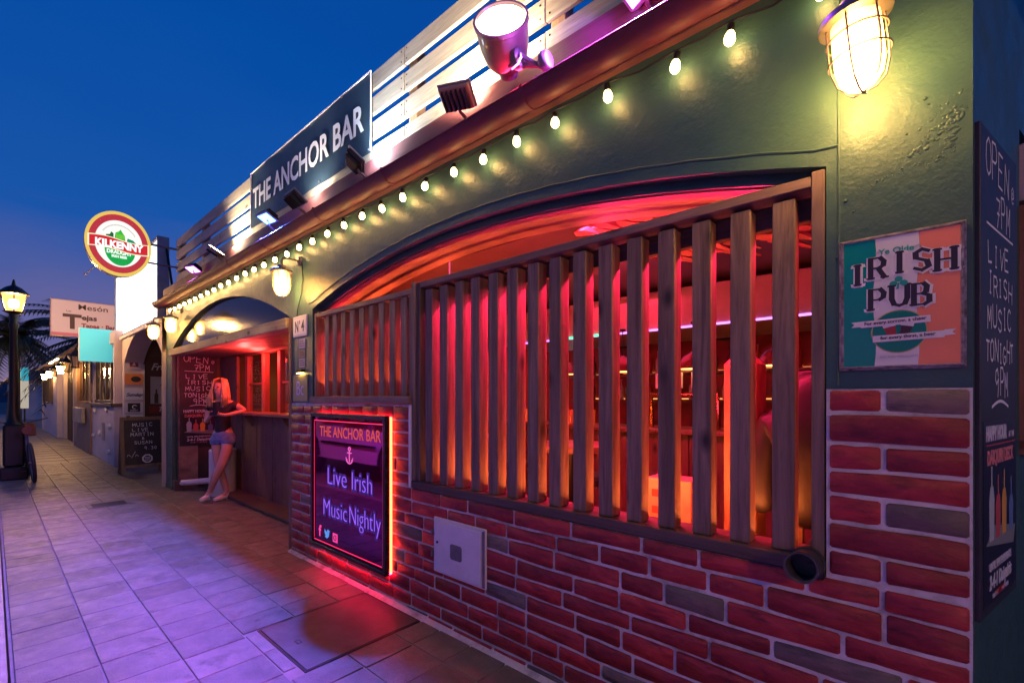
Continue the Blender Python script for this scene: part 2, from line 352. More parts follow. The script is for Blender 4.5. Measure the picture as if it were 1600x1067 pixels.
# ================================================================== GROUND
def tilemat():
    m = base('paving_tile', (.3,.27,.25), .5); nt = m.node_tree; v = coords(nt, (1,1,1)); v2 = coords(nt, (1,1,1), False)
    c = ramp(nt, noise(nt, v, 5, 5, .6), [(.25, (.10,.09,.09)), (.5, (.16,.145,.14)), (.75, (.22,.20,.19))])
    tcg = N(nt, 'ShaderNodeNewGeometry'); st = noise(nt, tcg.outputs['Position'], 1.7, 6, .65, 1.4)
    c = mix(nt, c, (.07,.06,.06), ramp(nt, st, [(.56, (0,0,0)), (.66, (.8,.8,.8))]))
    st2 = noise(nt, tcg.outputs['Position'], 6, 4, .6)
    c = mix(nt, c, (.09,.08,.08), ramp(nt, st2, [(.66, (0,0,0)), (.74, (.6,.6,.6))]))
    vg = N(nt, 'ShaderNodeTexVoronoi'); vg.inputs['Scale'].default_value = 3.3; nt.links.new(tcg.outputs['Position'], vg.inputs['Vector'])
    c = mix(nt, c, (.035,.03,.03), ramp(nt, vg.outputs['Distance'], [(.035, (.8,.8,.8)), (.06, (0,0,0))]))
    gr = noise(nt, tcg.outputs['Position'], 260, 2, .5); c = mix(nt, c, (.03,.028,.028), ramp(nt, gr, [(.50, (0,0,0)), (.68, (.7,.7,.7))]))
    oi = N(nt, 'ShaderNodeObjectInfo'); c = mix(nt, c, ramp(nt, oi.outputs['Random'], [(0, (.70,.70,.72)), (1, (1.18,1.15,1.12))]), 1, 'MULTIPLY')
    setc(m, c); bump(m, noise(nt, v, 110, 4, .7), .8, .003); bump(m, noise(nt, v, 8, 3), .3, .004)
    setc(m, ramp(nt, noise(nt, v, 12, 4), [(.3, (.38,)*3), (.7, (.62,)*3)]), 'Roughness'); return m
tile_m = tilemat()
ground = MB().quad((-400,-300,-.03), (200,-300,-.03), (200,300,-.03), (-400,300,-.03)).build('ground', noisy('dark_ground', (.06,.055,.05), (.09,.08,.075), .8, .8, .3, .01, rnd=False)); tag(ground, kind='structure')
pav = MB().box(-13.2, 2.5, -1.775, .62, -.03, -.006).build('pavement', noisy('joint_mortar', (.16,.14,.13), (.24,.21,.2), 8, .8, .4, .004, rnd=False)); tag(pav, kind='structure')
cols = [-1.765, -1.46, -1.16, -.85, -.55, -.25, .0]
man = (-3.0, -2.355, -.775, -.04)
cache = {}
tw, g = .2675, .004
def tile(x0, x1, y0, y1):
    k = (round(x1-x0, 3), round(y1-y0, 3))
    if k not in cache:
        w, h = k[0]/2, k[1]/2; b = .003; V = []
        for (s_, z) in ((0, -.012), (0, -.003), (b, 0)):
            V += [(-w+s_, -h+s_, z), (w-s_, -h+s_, z), (w-s_, h-s_, z), (-w+s_, h-s_, z)]
        F = [(8,9,10,11)]+[(r*4+i, r*4+(i+1)%4, r*4+4+(i+1)%4, r*4+4+i) for r in (0, 1) for i in range(4)]
        cache[k] = MB().add(V, F).mesh('tile', tile_m)
    r = random.uniform
    inst('tile', cache[k], pav, ((x0+x1)/2, (y0+y1)/2, r(-.0012, .0012)), (r(-.002,.002), r(-.002,.002), 0))
nx = 41
for j in range(6):
    for i in range(nx):
        x1 = -.82-i*tw - (.012 if j % 2 else 0); x0 = x1-tw
        if j < 3 and x1 > -1.6+0 and False: continue
        if cols[j] >= -.86 and x1 > man[0]-.005 and x0 < man[1]+.005:
            # cut pieces round the manhole
            y1 = cols[j+1]-g
            if x1 > man[1]+.03: tile(max(x0+g, man[1]+.012), x1-g, cols[j]+g, y1)
            elif x0 < man[0]-.03: tile(x0+g, man[0]-.012, cols[j]+g, y1)
            elif cols[j] < -.8: tile(x0+g, x1-g, cols[j]+g, man[2]-.012) if man[2]-cols[j] > .03 else None
            continue
        tile(x0+g, x1-g, cols[j]+g, cols[j+1]-g)
far = MB()
for j in range(6):
    for i in range(8):
        x1 = -.82-nx*tw-i*tw; far.box(x1-tw+g, x1-g, cols[j]+g, cols[j+1]-g, -.008, 0)
for i in range(16):
    for y0, y1 in ((.004, .30), (.306, .61)):
        far.box(-4.38-(i+1)*.29+g, -4.38-i*.29-g, y0+g, y1-g, -.01, -.001)
far.build('far_tiles', tile_m, pav, stuff=True)
path = MB().quad((-60,-1.78,-.01), (-13.2,-1.78,-.01), (-13.2,.6,-.01), (-60,.6,-.01)).build('far_path', noisy('far_paving', (.17,.15,.13), (.26,.23,.2), 1.5, .5, .4, .01, rnd=False)); tag(path, kind='structure')
fj = MB()
for i in range(40): fj.box(-13.2-i*.7-.012, -13.2-i*.7, -1.78, -.2, -.012, -.007)
for y in (-1.2,-.7): fj.box(-40, -13.3, y-.012, y, -.012, -.007)
fj.build('joint', noisy('joint_dark', (.06,.05,.045), (.08,.07,.06), 5, .8, 0), path, stuff=True)
gl = MB().box(-60, 2.5, -1.875, -1.785, -.03, -.002).build('kerb', noisy('kerb_stone', (.24,.2,.18), (.36,.31,.27), 9, .5, .5, .006, rnd=False)); tag(gl, kind='structure')
rd = MB().quad((-80,-6.5,-.016), (6,-6.5,-.016), (6,-1.88,-.016), (-80,-1.88,-.016)).build('road', None)
mrd = base('cobble_road', (.2,.18,.16), .45); nt = mrd.node_tree; v = coords(nt, (1,1,1), False)
bt = N(nt, 'ShaderNodeTexBrick'); bt.inputs['Scale'].default_value = 4; bt.inputs['Mortar Size'].default_value = .02
bt.inputs['Color1'].default_value = (.22,.18,.14,1); bt.inputs['Color2'].default_value = (.3,.25,.2,1); bt.inputs['Mortar'].default_value = (.08,.07,.06,1)
nt.links.new(v, bt.inputs[0]); setc(mrd, bt.outputs[0]); bump(mrd, bt.outputs[1], -.5, .01); rd.data.materials.append(mrd); tag(rd, kind='structure')
# manhole cover
mh = thing('manhole_cover', 'large square-cornered concrete-filled manhole cover in the pavement by the brick wall', 'manhole cover', ((man[0]+man[1])/2, (man[2]+man[3])/2, -.006))
cw, ch = (man[1]-man[0])/2, (man[3]-man[2])/2
mhm = noisy('manhole_plate', (.035,.03,.035), (.085,.07,.08), 6, .48, .5, .002, rnd=False, detail=7)
MB().bbox(-cw+.014, cw-.014, -ch+.014, ch-.014, -.01, .007, .003).build('plate', mhm, mh)
fr = MB().box(-cw, cw, -ch, -ch+.01, -.01, .004).box(-cw, cw, ch-.01, ch, -.01, .004).box(-cw, -cw+.01, -ch+.01, ch-.01, -.01, .004).box(cw-.01, cw, -ch+.01, ch-.01, -.01, .004)
fr.build('rim', black_metal, mh)
MB().box(-.02, .02, -ch+.09, -ch+.10, .007, .0085).box(-.02, .02, -ch+.115, -ch+.12, .007, .0085).box(-.024, -.02, -ch+.09, -ch+.12, .007, .0085).box(.02, .024, -ch+.09, -ch+.12, .007, .0085).build('lifting_slot', black_metal, mh)
sm = thing('drain_cover', 'small narrow metal drain cover in the tiles in front of the bar opening', 'drain cover', (-8.02, -.81, 0))
MB().bbox(-.16, .16, -.22, .22, .001, .007, .003).build('plate', noisy('iron', (.06,.05,.055), (.1,.09,.09), 20, .5, .4, .002), sm)
sl = MB()
for i in range(7): sl.box(-.12+i*.04-.006, -.12+i*.04+.006, -.17, .17, .007, .010)
sl.build('ridge', black_metal, sm)

soffit_stone = noisy('rough_reveal', (.10,.05,.05), (.42,.26,.20), 3.2, .6, .6, .012, detail=8, stretch=(.6,1,1.6))
# ================================================================== THE BAR BUILDING
bar = thing('bar_building', 'green-painted bar with arched openings, red brick base and rounded brick pier', 'building', (-4.3, .1, 0))
A2 = dict(x0=-3.93, x1=-.233, zs=2.17, rise=.265)
A1 = dict(x0=-8.6, x1=-4.36, zs=2.14, rise=.46)
def arc_z(A, x, off=0):
    w = (A['x1']-A['x0'])/2; c = (A['x0']+A['x1'])/2; r = (w*w+A['rise']**2)/(2*A['rise'])
    return A['zs']+A['rise']-r+math.sqrt(max(r*r-(x-c)**2, 0))+off
ZT = 3.1
def wallslab(y0, y1, name, m, off=0.0, arcs=(A1, A2)):
    b = MB(); xs = []
    def seg(x0, x1, lo0, lo1, soff=True):
        b.add([(x0,y0,lo0),(x1,y0,lo1),(x1,y0,ZT),(x0,y0,ZT),(x0,y1,lo0),(x1,y1,lo1),(x1,y1,ZT),(x0,y1,ZT)],
              [(0,1,2,3),(5,4,7,6),(4,5,1,0)])
    seg(-8.95, A1['x0']+off, 0, 0)
    for A in arcs:
        n = 40; x0, x1 = A['x0']+off, A['x1']-off
        for i in range(n):
            a, c = x0+(x1-x0)*i/n, x0+(x1-x0)*(i+1)/n
            seg(a, c, arc_z(A, a, -off), arc_z(A, c, -off))
    seg(A1['x1']-off, A2['x0']+off, 1.36, 1.36); seg(A2['x1']-off, .1126, 1.432, 1.432)
    # jambs
    for x, zlo, zhi, s in ((A1['x0']+off, 0, A1['zs'], 1), (A1['x1']-off, 0, A1['zs'], -1), (A2['x0']+off, 1.36, A2['zs'], 1), (A2['x1']-off, .8, A2['zs'], -1)):
        b.quad(*([(x,y0,zlo),(x,y1,zlo),(x,y1,zhi-off),(x,y0,zhi-off)][::s]))
    b.quad((.1126,y0,0), (.1126,y1,0), (.1126,y1,ZT), (.1126,y0,ZT))
    b.quad((-8.95,y1,0), (-8.95,y0,0), (-8.95,y0,ZT), (-8.95,y1,ZT))
    return b.build(name, m, bar, world=True)
wallslab(0, .05, 'wall', plaster)
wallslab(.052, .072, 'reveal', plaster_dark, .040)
wallslab(.074, .33, 'inner_wall', soffit_stone, .046)
# thin lip above the main arch and raised pier edge
lip = MB(); n = 60; pts = []
for i in range(n+1):
    x = -4.0+(.0-(-4.0)+(-.2))*i/n; pts.append((x, -.001, arc_z(A2, min(max(x, A2['x0']), A2['x1']), .055)+.002*sin(i*1.7)))
lip.tube(pts, .005, 6).tube([(-.2, -.0005, 1.44), (-.198, -.001, 1.9), (-.2, -.001, 2.35), (-.197, -.0005, 2.9)], .0035, 6)
lip.build('plaster_ridge', plaster, bar, world=True, smooth=True)
# blisters and flakes in the paint (right pier)
bl = MB(); rnd = random.Random(3)
def crack(x, z, dx, dz, n, r):
    for i in range(n*3):
        q = r*rnd.uniform(.35, 1.35); a = rnd.uniform(0, pi)
        M_ = Matrix.Rotation(a, 3, 'Y') @ Matrix.Diagonal((1, .5, rnd.uniform(.9, 2.6))) @ Matrix.Rotation(R(90), 3, 'X')
        bl.lathe([(q,-.001),(q*.85,q*.35),(q*.45,q*.6),(.0003,q*.68)], (x+rnd.uniform(-.008,.008), 0, z+rnd.uniform(-.006,.006)), 8, M=M_)
        x += dx/3+rnd.uniform(-.003,.003); z += dz/3+rnd.uniform(-.003,.003)
crack(-.03, 2.13, .012, .012, 8, .0045); crack(.0, 2.13, .012, .012, 9, .005); crack(.045, 2.10, .006, .02, 7, .0045); crack(.07, 2.13, .003, .018, 7, .004)
crack(-.19, 2.06, .016, .004, 18, .002); crack(.0, 2.2, .015, .012, 7, .003)
for x, z, r in ((.012,2.29,.006),(-.03,2.2,.004),(-.18,2.04,.007),(-.1,2.08,.005),(-.12,2.05,.003),(.02,2.27,.004),(-.16,2.0,.004),(-.203,1.86,.006),(-.04,2.1,.004),(.05,2.2,.005)):
    bl.lathe([(r,-.001),(r*.8,r*.3),(r*.4,r*.45),(.0004,r*.5)], (x, 0, z), 8, M=Matrix.Rotation(R(90), 3, 'X'))
bl.build('paint_blister', plaster, bar, world=True, smooth='all', stuff=True)
MB().box(-8.95, .1, .34, 4.6, 2.96, 3.04).build('roof', dark_wall, bar, world=True)
# mortar backing
mo = MB().box(-4.335, .1126, -.004, .05, -.02, .806).box(-4.335, -2.50, -.004, .05, .806, 1.357).box(-.232, .1126, -.004, .05, .806, 1.43)
mo.build('mortar', mortar, bar, world=True)
# bricks
rows = 17; pitch = .0875; ztop = 1.432; rb = random.Random(11)
def rowz(k, x): return ztop-k*pitch + (.005*sin(x*2.3+k*1.9)+.003*sin(x*7.1+k*2.7) if 0 < k else 0)
def brick(x0, x1, k, grey=False, top=None):
    g2 = .0065; n = 5; zmin = -.01; out = []
    up = [x0+g2+(x1-x0-2*g2)*i/(n-1) for i in range(n)]
    cap = (top if top is not None else 9)
    jit = lambda a: rb.uniform(-a, a)
    lo = [(x+ (jit(.004) if 0 < i < n-1 else 0), max(rowz(k+1, x)+g2+jit(.0018), -.008)) for i, x in enumerate(up)]
    hi = [(x+(jit(.004) if 0 < i < n-1 else 0), min(rowz(k, x)-g2+jit(.0018), cap)) for i, x in enumerate(up)][::-1]
    r = .006
    o2 = [(lo[0][0], lo[0][1]+r), (lo[0][0]+r, lo[0][1])]+lo[1:-1]+[(lo[-1][0]-r, lo[-1][1]), (lo[-1][0], lo[-1][1]+r),
          (hi[0][0], hi[0][1]-r), (hi[0][0]-r, hi[0][1])]+hi[1:-1]+[(hi[-1][0]+r, hi[-1][1]), (hi[-1][0], hi[-1][1]-r)]
    cx = sum(p[0] for p in o2)/len(o2); cz = sum(p[1] for p in o2)/len(o2); m = len(o2)
    if hi[0][1]-lo[0][1] < .012: return
    yf = -.0125+jit(.0035); V = []
    for y, s_ in ((.0, 0), (yf+.005, .0004), (yf, .0045)):
        for x, z in o2:
            dx = min(max((cx-x), -s_), s_); dz = min(max((cz-z), -s_), s_); V.append((x+dx-cx, y, z+dz-cz))
    F = [tuple(2*m+i for i in range(m))]+[(a*m+i, a*m+(i+1)%m, (a+1)*m+(i+1)%m, (a+1)*m+i) for a in (0, 1) for i in range(m)]
    o = MB().add(V, F).build('brick', brick_grey if grey else brick_red, bar, smooth='all')
    o.location = Vector((cx, 0, cz))-bar.location
    return o
nb = 0
for k in range(rows):
    zt, zb = rowz(k, -1), rowz(k+1, -1); zc = (zt+zb)/2
    spans = []
    if zb > .80: spans = [(-.229, .1126, None)] + ([(-4.335, -2.505, 1.357)] if zt < 1.40 else [])
    else: spans = [(-4.335, .1126, .806 if zt > .75 else None)]
    for (a, c, top) in spans:
        if c-a < .5 and a > -1:
            cuts = [a, c] if k % 2 else [a, a+.145, c]
            gr = {0: 1, 4: 1}.get(k)
            for i in range(len(cuts)-1):
                brick(cuts[i], cuts[i+1], k, bool(gr) and i == 1, top); nb += 1
            continue
        x = c; first = True
        if zb <= .80:
            if k % 2 == 0: x -= .145+.05*(k % 4 == 0); brick(x, c, k, rb.random() < .1, None)
        while x-a > .12:
            w = rb.choice([.2,.24,.3,.33,.36]) if not (zb > .8) else rb.choice([.17,.2,.26,.3])
            if x-w-a < .13: w = x-a
            brick(x-w, x, k, rb.random() < .09, .806 if (top == .806 and x > -2.5) else top); x -= w; nb += 1
# white trim strip left of the main screen, sloping mortar cap
MB().box(-2.522, -2.503, -.018, .05, .815, 1.352).build('edge_trim', white_p, bar, world=True)
MB().add([(-4.335,-.014,.0),(-1.2,-.014,.0),(-1.2,-.05,-.004),(-4.335,-.05,-.004),(-4.335,-.003,.022),(-1.2,-.003,.022)], [(0,3,2,1),(3,0,4),(3,4,5,2)]).build('mortar_fillet', mortar, bar, world=True)
# doorway edge post of the open front
MB().bbox(-4.385, -4.337, -.012, .33, 0, 2.14, .004).build('door_post', door_wood, bar, world=True)
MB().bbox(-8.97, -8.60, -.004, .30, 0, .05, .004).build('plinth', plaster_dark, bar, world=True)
# lintel and lunette over the open front
MB().bbox(-8.60, -4.39, -.035, .09, 2.045, 2.145, .006).build('lintel_beam', lintel_wood, bar, world=True)
MB().bbox(-8.60, -4.39, .10, .62, 2.05, 2.12, .006).build('soffit_board', door_wood, bar, world=True)
lu = MB(); n = 40
for i in range(n):
    a, c = A1['x0']+(A1['x1']-A1['x0'])*i/n, A1['x0']+(A1['x1']-A1['x0'])*(i+1)/n
    lu.quad((a,.045,2.14), (c,.045,2.14), (c,.045,arc_z(A1, c, .01)), (a,.045,arc_z(A1, a, .01)))
lu.build('lunette_panel', noisy('navy_gloss', (.012,.012,.03), (.02,.02,.045), 2, .08, .1, .002), bar, world=True)
# fascia boards
MB().bbox(-9.0, 1.6, -.03, .0-.002, 2.99, 3.115, .004).build('fascia_board', fascia_m, bar, world=True)
MB().bbox(-9.0, 1.6, -.045, -.002, 2.83, 2.984, .004).build('fascia_board', fascia_m, bar, world=True)
# side wall (turned corner)
sd = Vector((cos(SIDEA), sin(SIDEA), 0)); sn = Vector((sin(SIDEA), -cos(SIDEA), 0)); C0 = Vector((.1128, .0, 0))
def SP(s, n, z): q = C0+sd*s+sn*n; return (q.x, q.y, z)
def sbox(b, s0, s1, n0, n1, z0, z1):
    return b.add([SP(s0,n0,z0),SP(s1,n0,z0),SP(s1,n1,z0),SP(s0,n1,z0),SP(s0,n0,z1),SP(s1,n0,z1),SP(s1,n1,z1),SP(s0,n1,z1)],
                     [(0,1,2,3),(4,7,6,5),(0,4,5,1),(1,5,6,2),(2,6,7,3),(3,7,4,0)])
b = MB(); sbox(b, .0, .585, -.2, -.0, 0, ZT); sbox(b, .585, 2.6, -.2, -.0, 0, 1.22); sbox(b, .585, 2.6, -.2, -.0, 2.35, ZT)
b.build('side_wall', plaster, bar, world=True)
b = MB(); sbox(b, .59, .65, -.12, .03, 1.22, 2.08); sbox(b, .59, 1.5, -.12, .03, 1.20, 1.25); sbox(b, .65, 1.5, -.12, .03, 2.05, 2.1); sbox(b, .72, .75, -.10, .01, 1.25, 2.05)
b.build('side_window_frame', wood('red_brown_frame', (.22,.08,.06), (.32,.14,.11), 'z', knots=False), bar, world=True)
b = MB(); sbox(b, .59, 2.6, -.14, -.10, 1.25, 2.34); b.build('side_window_pane', base('dark_pane', (.02,.015,.02), .1), bar, world=True)
b = MB(); sbox(b, .60, 1.6, -.02, .015, 2.1, 2.3); b.build('side_window_arch', noisy('lilac_plaster', (.4,.33,.42), (.5,.42,.5), 5, .6, .3, .004), bar, world=True)

# ---- gutter
gut = thing('gutter', 'long half-round copper-brown rain gutter running above the green wall', 'gutter', (-4, -.1, 2.8))
def gutter_profile(x, r=.066, yc=-.112, zc=2.868):
    return [(x, yc+r*cos(a), zc+r*sin(a)) for a in [pi*(1+k/14) for k in range(15)]]
def trough(x0, x1, r, th, b):
    P0, P1 = gutter_profile(x0, r), gutter_profile(x1, r); Q0, Q1 = gutter_profile(x0, r-th), gutter_profile(x1, r-th)
    m = len(P0); B = len(b.v); b.v += P0+P1+Q0+Q1
    for i in range(m-1):
        b.f += [(B+i, B+m+i, B+m+i+1, B+i+1), (B+2*m+i, B+2*m+i+1, B+3*m+i+1, B+3*m+i), (B+i, B+i+1, B+2*m+i+1, B+2*m+i), (B+m+i, B+3*m+i, B+3*m+i+1, B+m+i+1)]
    b.f += [(B, B+2*m, B+3*m, B+m), (B+m-1, B+2*m-1, B+4*m-1, B+3*m-1)]
b = MB(); trough(-8.95, 1.6, .066, .004, b); b.tube([(-8.95,-.178,2.87),(1.6,-.178,2.87)], .006, 6); b.build('trough', gutter_m, gut, world=True, smooth=True)
for x in [-8.9, -7.7, -6.5, -5.55, -4.6, -3.55, -2.6, -1.42, -.3, .7]:
    b = MB(); trough(x-.014, x+.014, .0695, .004, b); b.tube([(x,-.182,2.875),(x,-.18,2.885),(x,-.04,2.885)], .004, 5); b.build('bracket', gutter_m, gut, world=True, smooth=True)

# ---- parapet fence
fence = thing('parapet_fence', 'weathered horizontal plank fence standing on the roof edge above the gutter', 'fence', (-4, .03, 3.1))
fx = [-8.42, -7.2, -5.32, -4.35, -2.62, -1.42, -.1, 1.4]
for r in range(4):
    z1 = 3.79-.18*r; 
    for a, c in zip(fx[:-1], fx[1:]):
        o = MB().bbox(-(c-a)/2+.002, (c-a)/2-.002, -.012, .012, -.064, .064, .003).build('plank', fence_wood, fence)
        o.location = Vector(((a+c)/2, .03+random.uniform(-.002,.002), z1-.064))-fence.location; o.rotation_euler = (random.uniform(-.02,.02), random.uniform(-.002,.002), 0)
        if a == -8.42 and r == 3: pass
for x in (-8.36, -7.2, -5.32, -4.35, -2.56, -1.36, -.1, 1.3):
    MB().bbox(x-.045, x+.045, .045, .12, 3.03, 3.74, .004).build('post', fence_post, fence, world=True)
MB().bbox(-2.50, -2.44, .045, .09, 3.05, 3.22, .003).build('cleat', new_wood, fence, world=True)
sc = MB()
for x in fx[1:-1]:
    for r in range(4):
        for dx in (-.03, .03):
            for dz in (.03, .10): sc.lathe([(.006,0),(.005,.002),(.001,.0025)], (x+dx, .016, 3.79-.18*r-dz), 8, M=Matrix.Rotation(R(90), 3, 'X'))
sc.build('screw', black_metal, fence, world=True, stuff=True)

# ---- slatted screens
def screen_main():
    t = thing('slatted_screen', 'large screen of upright square timber slats across the main arched window', 'window screen', (-1.37, .05, .82), group='slatted window screens')
    me = MB().bbox(-.0355, .0355, -.0375, .0375, -.6175, .6175, .003).mesh('slat', slat_wood, 'x' and True)
    for i in range(15):
        x = -2.391+.1424*i+.0355; inst('slat', me, t, Vector((x+random.uniform(-.002,.002), .0545, 1.4805))-t.location, (0, random.uniform(-.002,.002), random.uniform(-.015,.015)))
    MB().bbox(-2.425, -.277, .0, .135, 2.115, 2.152, .003).build('top_rail', slat_wood_x, t, world=True)
    MB().bbox(-2.425, -.277, .095, .125, 2.03, 2.113, .003).build('back_rail', beam_dark, t, world=True)
    MB().bbox(-2.505, -.235, -.012, .16, .812, .861, .004).build('sill', beam_dark, t, world=True)
    MB().bbox(-.275, -.237, .0, .135, .863, 2.165, .003).build('post', slat_wood, t, world=True)
    MB().bbox(-2.462, -2.427, .0, .135, .863, 2.15, .003).build('post', post_dark, t, world=True)
    MB().bbox(-2.503, -2.464, -.01, .135, .863, 2.16, .003).build('post', slat_wood, t, world=True)
screen_main()
def screen_small():
    t = thing('slatted_screen', 'smaller shorter slatted timber screen left of the main one, above the lit sign', 'window screen', (-3.2, .05, 1.35), group='slatted window screens')
    me = MB().bbox(-.035, .035, -.0375, .0375, -.334, .334, .003).mesh('slat', slat_wood, True)
    for i in range(9):
        x = -3.747+.1356*i+.035; inst('slat', me, t, Vector((x+random.uniform(-.002,.002), .0545, 1.751))-t.location, (0, random.uniform(-.003,.003), random.uniform(-.015,.015)))
    MB().bbox(-3.86, -2.507, .0, .135, 2.088, 2.125, .003).build('top_rail', slat_wood_x, t, world=True)
    MB().bbox(-3.86, -2.507, .095, .125, 2.01, 2.086, .003).build('back_rail', beam_dark, t, world=True)
    MB().bbox(-3.91, -2.507, -.03, .16, 1.360, 1.415, .004).build('sill', slat_wood_x, t, world=True)
    MB().bbox(-3.84, -2.54, .095, .125, 1.417, 1.46, .003).build('back_rail', beam_dark, t, world=True)
    MB().bbox(-3.895, -3.862, .0, .135, 1.417, 2.125, .003).build('post', slat_wood, t, world=True)
    MB().bbox(-2.545, -2.509, .0, .135, 1.417, 2.086, .003).build('post', slat_wood, t, world=True)
screen_small()
MB().bbox(-.285, -.236, -.03, .1, .80, .858, .004).build('corner_block', black_metal, bar, world=True)
dp = thing('drain_pipe', 'dark open-ended waste pipe poking out at the lower right corner of the main screen', 'pipe', (-.285, -.05, .85))
Mx = Matrix.Rotation(R(-6), 3, 'X')
MB().lathe([(.047,.11),(.047,-.07),(.049,-.075),(.044,-.075),(.040,-.07),(.040,.09)], (0,0,0), 28, axis='y', cap=False, M=Mx).build('tube', noisy('black_plastic', (.03,.028,.035), (.06,.05,.065), 10, .35, .1, .002), dp, smooth=True)
MB().lathe([(.0395,.08),(.001,.081)], (0,0,0), 28, axis='y', cap=False, M=Mx).build('inner_end', base('dark_hole', (.01,.01,.012), .8), dp)
MB().lathe([(.052,.02),(.052,.05),(.047,.052)], (0,0,0), 28, axis='y', M=Mx).build('collar', base('collar', (.03,.03,.035), .4), dp, smooth=True)

# ================================================================== SIGNS ON THE FACADE
# banner
bn = thing('bar_banner', 'dark banner with white lettering THE ANCHOR BAR stretched across the parapet fence', 'banner', (-4.17, -.002, 3.2), FRONT)
navy = noisy('banner_vinyl', (.018,.035,.055), (.03,.055,.08), 2, .45, .15, .006, rnd=False)
b = MB(); nx_, nz_ = 24, 6
def bz(u, v): return .004*sin(u*9+v*3)+.003*sin(v*7+u*4)
for i in range(nx_):
    for j in range(nz_):
        q = [(-1.17+2.34*(i+a)/nx_, .585*(j+c)/nz_, bz(-1.17+2.34*(i+a)/nx_, .585*(j+c)/nz_)) for a, c in ((0,0),(1,0),(1,1),(0,1))]; b.quad(*q)
b.build('sheet', navy, bn, smooth='all')
MB().bbox(-1.175, 1.175, .582, .590, -.002, .008, .001).bbox(1.168, 1.176, 0, .59, -.002, .008, .001).bbox(-1.176, -1.168, 0, .59, -.002, .008, .001).build('hem', white_flat, bn)
b = MB()
for i in range(7): b.lathe([(.009,.006),(.007,.010),(.001,.010)], (-1.15+i*.383, .565, .002), 10); b.lathe([(.009,.006),(.007,.010),(.001,.010)], (-1.15+i*.383, .02, .002), 10)
b.build('eyelet', galv, bn, stuff=True)
text(bn, 'THE ANCHOR BAR', .0, .185, .215, base('white_letters', (.85,.85,.85), .5), z=.011, bold=.006, name='lettering', fit=(-1.09,1.09))

# LED-lit music sign
ns = thing('music_sign', 'black framed sign with purple neon-style writing Live Irish Music Nightly and a glowing red-orange edge', 'lit sign', (-3.25, -.014, .19), FRONT)
Wn, Hn = 1.08, 1.09; x0, x1 = -Wn/2-.02, Wn/2
gloss = base('magenta_reflection_acrylic', (.30,.012,.11), .035, .85)  # black acrylic; magenta street reflection is put into its metallic colour
MB().bbox(x0+.03, x1-.03, .03, Hn-.03, .034, .045, .002).build('panel', gloss, ns)
b = MB().bbox(x0, x1, 0, .03, .022, .062, .003).bbox(x0, x1, Hn-.03, Hn, .022, .062, .003).bbox(x0, x0+.03, .031, Hn-.031, .022, .062, .003).bbox(x1-.03, x1, .031, Hn-.031, .022, .062, .003)
b.build('frame', base('frame_black', (.015,.01,.014), .25), ns)
led = emis('red_led', (1.0,.02,.04), 11)
led2 = emis('red_led_edge', (1.0,.07,.025), 11)
MB().box(x0+.02, x1-.004, .002, .012, .004, .020).build('led_strip', emis('red_led_low', (1.0,.01,.07), 42), ns)
b = MB().box(x0+.02, x1-.004, Hn-.012, Hn-.004, .006, .016).box(x0+.004, x0+.012, .02, Hn-.02, .006, .016)
b.build('led_strip', led, ns)
MB().box(x1-.008, x1+.003, .01, Hn-.01, .004, .018).build('led_strip', led2, ns)
pk = emis('red_line', (1.0,.02,.10), 1.1)
b = MB().box(x0+.04, x1-.05, Hn-.065, Hn-.058, .0455, .0465).box(x1-.052, x1-.047, .05, Hn-.07, .0455, .0465).box(x0+.04, x1-.06, .045, .052, .0455, .0465).box(x0+.04, x0+.044, .06, Hn-.07, .0455, .0465)
b.build('border_line', pk, ns)
text(ns, 'THE ANCHOR BAR', 0, .905, .085, emis('red_orange_print', (.9,.10,.08), .55), z=.047, bold=.001, fit=(-.42,.47))
neon = emis('violet_neon', (.34,.12,1.0), .95); halo = emis('violet_halo', (.10,.02,.5), .22)
for s_, a_, c_, y, h in (('Live', -.28, .01, .53, .145), ('Irish', .09, .36, .53, .145), ('Music', -.35, .015, .275, .14), ('Nightly', .055, .47, .275, .14)):
    text(ns, s_, 0, y, h, neon, z=.0495, bold=-.004, fit=(a_, c_))
    text(ns, s_, 0, y, h, halo, z=.0465, bold=.014, ext=.0002, name='lettering_glow', fit=(a_-.012, c_+.012))
an = MB().ring((0, .80, .048), .014, .004, 'z', 12, 5).tube([(0,.787,.048),(0,.70,.048)], .004, 5).tube([(-.03,.77,.048),(.03,.77,.048)], .004, 5).ring((0,.735,.048), .045, .0045, 'z', 14, 5, R(200), R(340)).tube([(-.05,.735,.048),(-.042,.712,.048),(-.03,.72,.048)], .003, 4).tube([(.05,.735,.048),(.042,.712,.048),(.03,.72,.048)], .003, 4)
an.xf(Matrix.Translation((.05,.03,0))).build('anchor_emblem', emis('pink_print', (.8,.12,.5), .9), ns)
fb = emis('icon_pink', (.9,.05,.3), .9)
text(ns, 'f', -.42, .09, .09, fb, z=.047, bold=.004, name='icon')
b = MB().prism([(-.335,.10),(-.30,.09),(-.27,.11),(-.262,.145),(-.248,.158),(-.266,.156),(-.282,.166),(-.298,.155),(-.30,.142),(-.32,.147),(-.337,.16),(-.34,.14),(-.333,.122),(-.32,.11)], .0465, .0475)
b.build('icon', emis('icon_blue', (.08,.25,.7), .9), ns)
b = MB().bbox(-.205, -.13, .085, .155, .0465, .0475, .0002); b.build('icon', fb, ns)
MB().ring((-.168,.12,.048), .019, .004, 'z', 16, 4).lathe([(.004,0),(.003,.001)], (-.145,.143,.0478), 8).build('icon', emis('icon_dark', (.12,.01,.06), .3), ns)

